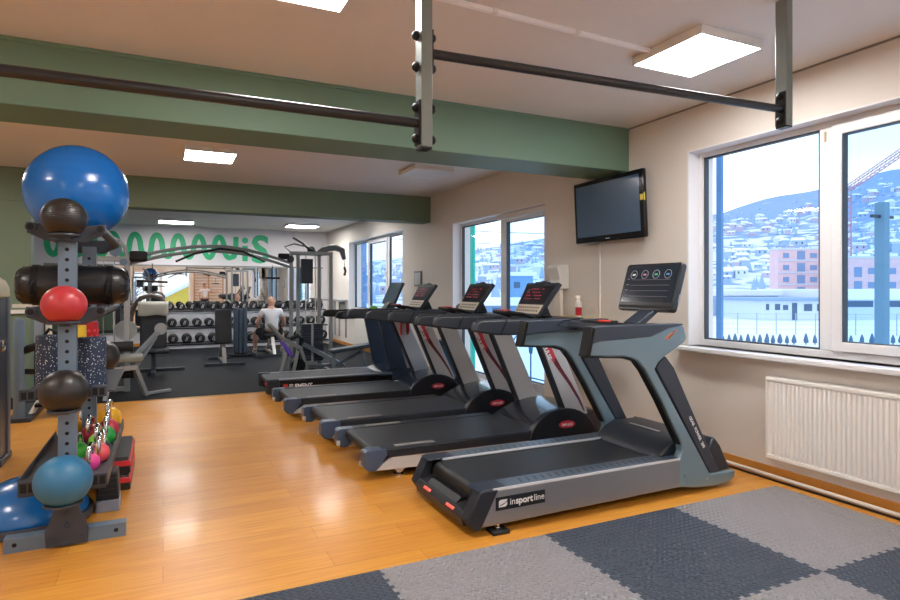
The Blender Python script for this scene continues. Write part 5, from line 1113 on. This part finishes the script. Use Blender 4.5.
# wall bars behind the camera
t = thing('wall_bars', 'wooden wall bars mounted on the rear wall, seen in the mirror', 'wall bars', (2.3, YB + .06, .1)); O = tuple(t.location); wb = mat('bars_wood', '#b98551', .45, var=.12)
for x in (1.55, 2.3, 3.05): MB().box(x - .02, x + .02, YB, YB + .13, .1, 2.35).build('side_board', wb, t, .004, off=O)
for k in range(13): MB().tube([(1.55, YB + .09, .25 + k * .165), (3.05, YB + .09, .25 + k * .165)], .019, 10).build('rung', wb, t, off=O)

# ---------------------------------------------------------------- world, camera
w = bpy.data.worlds.new('World'); bpy.context.scene.world = w; w.use_nodes = True; N = w.node_tree.nodes; L = w.node_tree.links; bg = N['Background']
tc = N.new('ShaderNodeTexCoord'); sp = N.new('ShaderNodeSeparateXYZ'); L.new(tc.outputs['Generated'], sp.inputs[0])
rp = N.new('ShaderNodeValToRGB'); e = rp.color_ramp.elements; e[0].position = .0; e[0].color = lin('#fdf6ee'); e[1].position = .35; e[1].color = lin('#d6e8ff')
q = e.new(.12); q.color = lin('#f6f7fb'); L.new(sp.outputs['Z'], rp.inputs['Fac'])
nz = N.new('ShaderNodeTexNoise'); nz.inputs['Scale'].default_value = 2.5; mp = N.new('ShaderNodeMapping'); mp.inputs['Scale'].default_value = (1, 1, 5); L.new(tc.outputs['Generated'], mp.inputs['Vector']); L.new(mp.outputs['Vector'], nz.inputs['Vector'])
mx = N.new('ShaderNodeMix'); mx.data_type = 'RGBA'; mx.inputs['B'].default_value = lin('#cfe2fa'); r2 = N.new('ShaderNodeMapRange'); r2.inputs['From Min'].default_value = .45; r2.inputs['From Max'].default_value = .7; r2.inputs['To Max'].default_value = .5
L.new(nz.outputs['Fac'], r2.inputs['Value']); L.new(r2.outputs['Result'], mx.inputs['Factor']); L.new(rp.outputs['Color'], mx.inputs['A']); L.new(mx.outputs['Result'], bg.inputs['Color'])
bg.inputs['Strength'].default_value = 1.9
cd = bpy.data.cameras.new('camera'); cam = bpy.data.objects.new('camera', cd); C.objects.link(cam)
cam.location = CAM; cam.rotation_euler = (PI / 2, 0, -YAW); cd.sensor_width = 36; cd.lens = 599 / 900 * 36; cd.shift_y = -11 / 900; cd.clip_end = 3000; cd.clip_start = .05
bpy.context.scene.camera = cam
vs_ = bpy.context.scene.view_settings; vs_.view_transform = 'Standard'; vs_.look = 'None'; vs_.exposure = 0.0; vs_.gamma = 1; vs_.use_curve_mapping = False
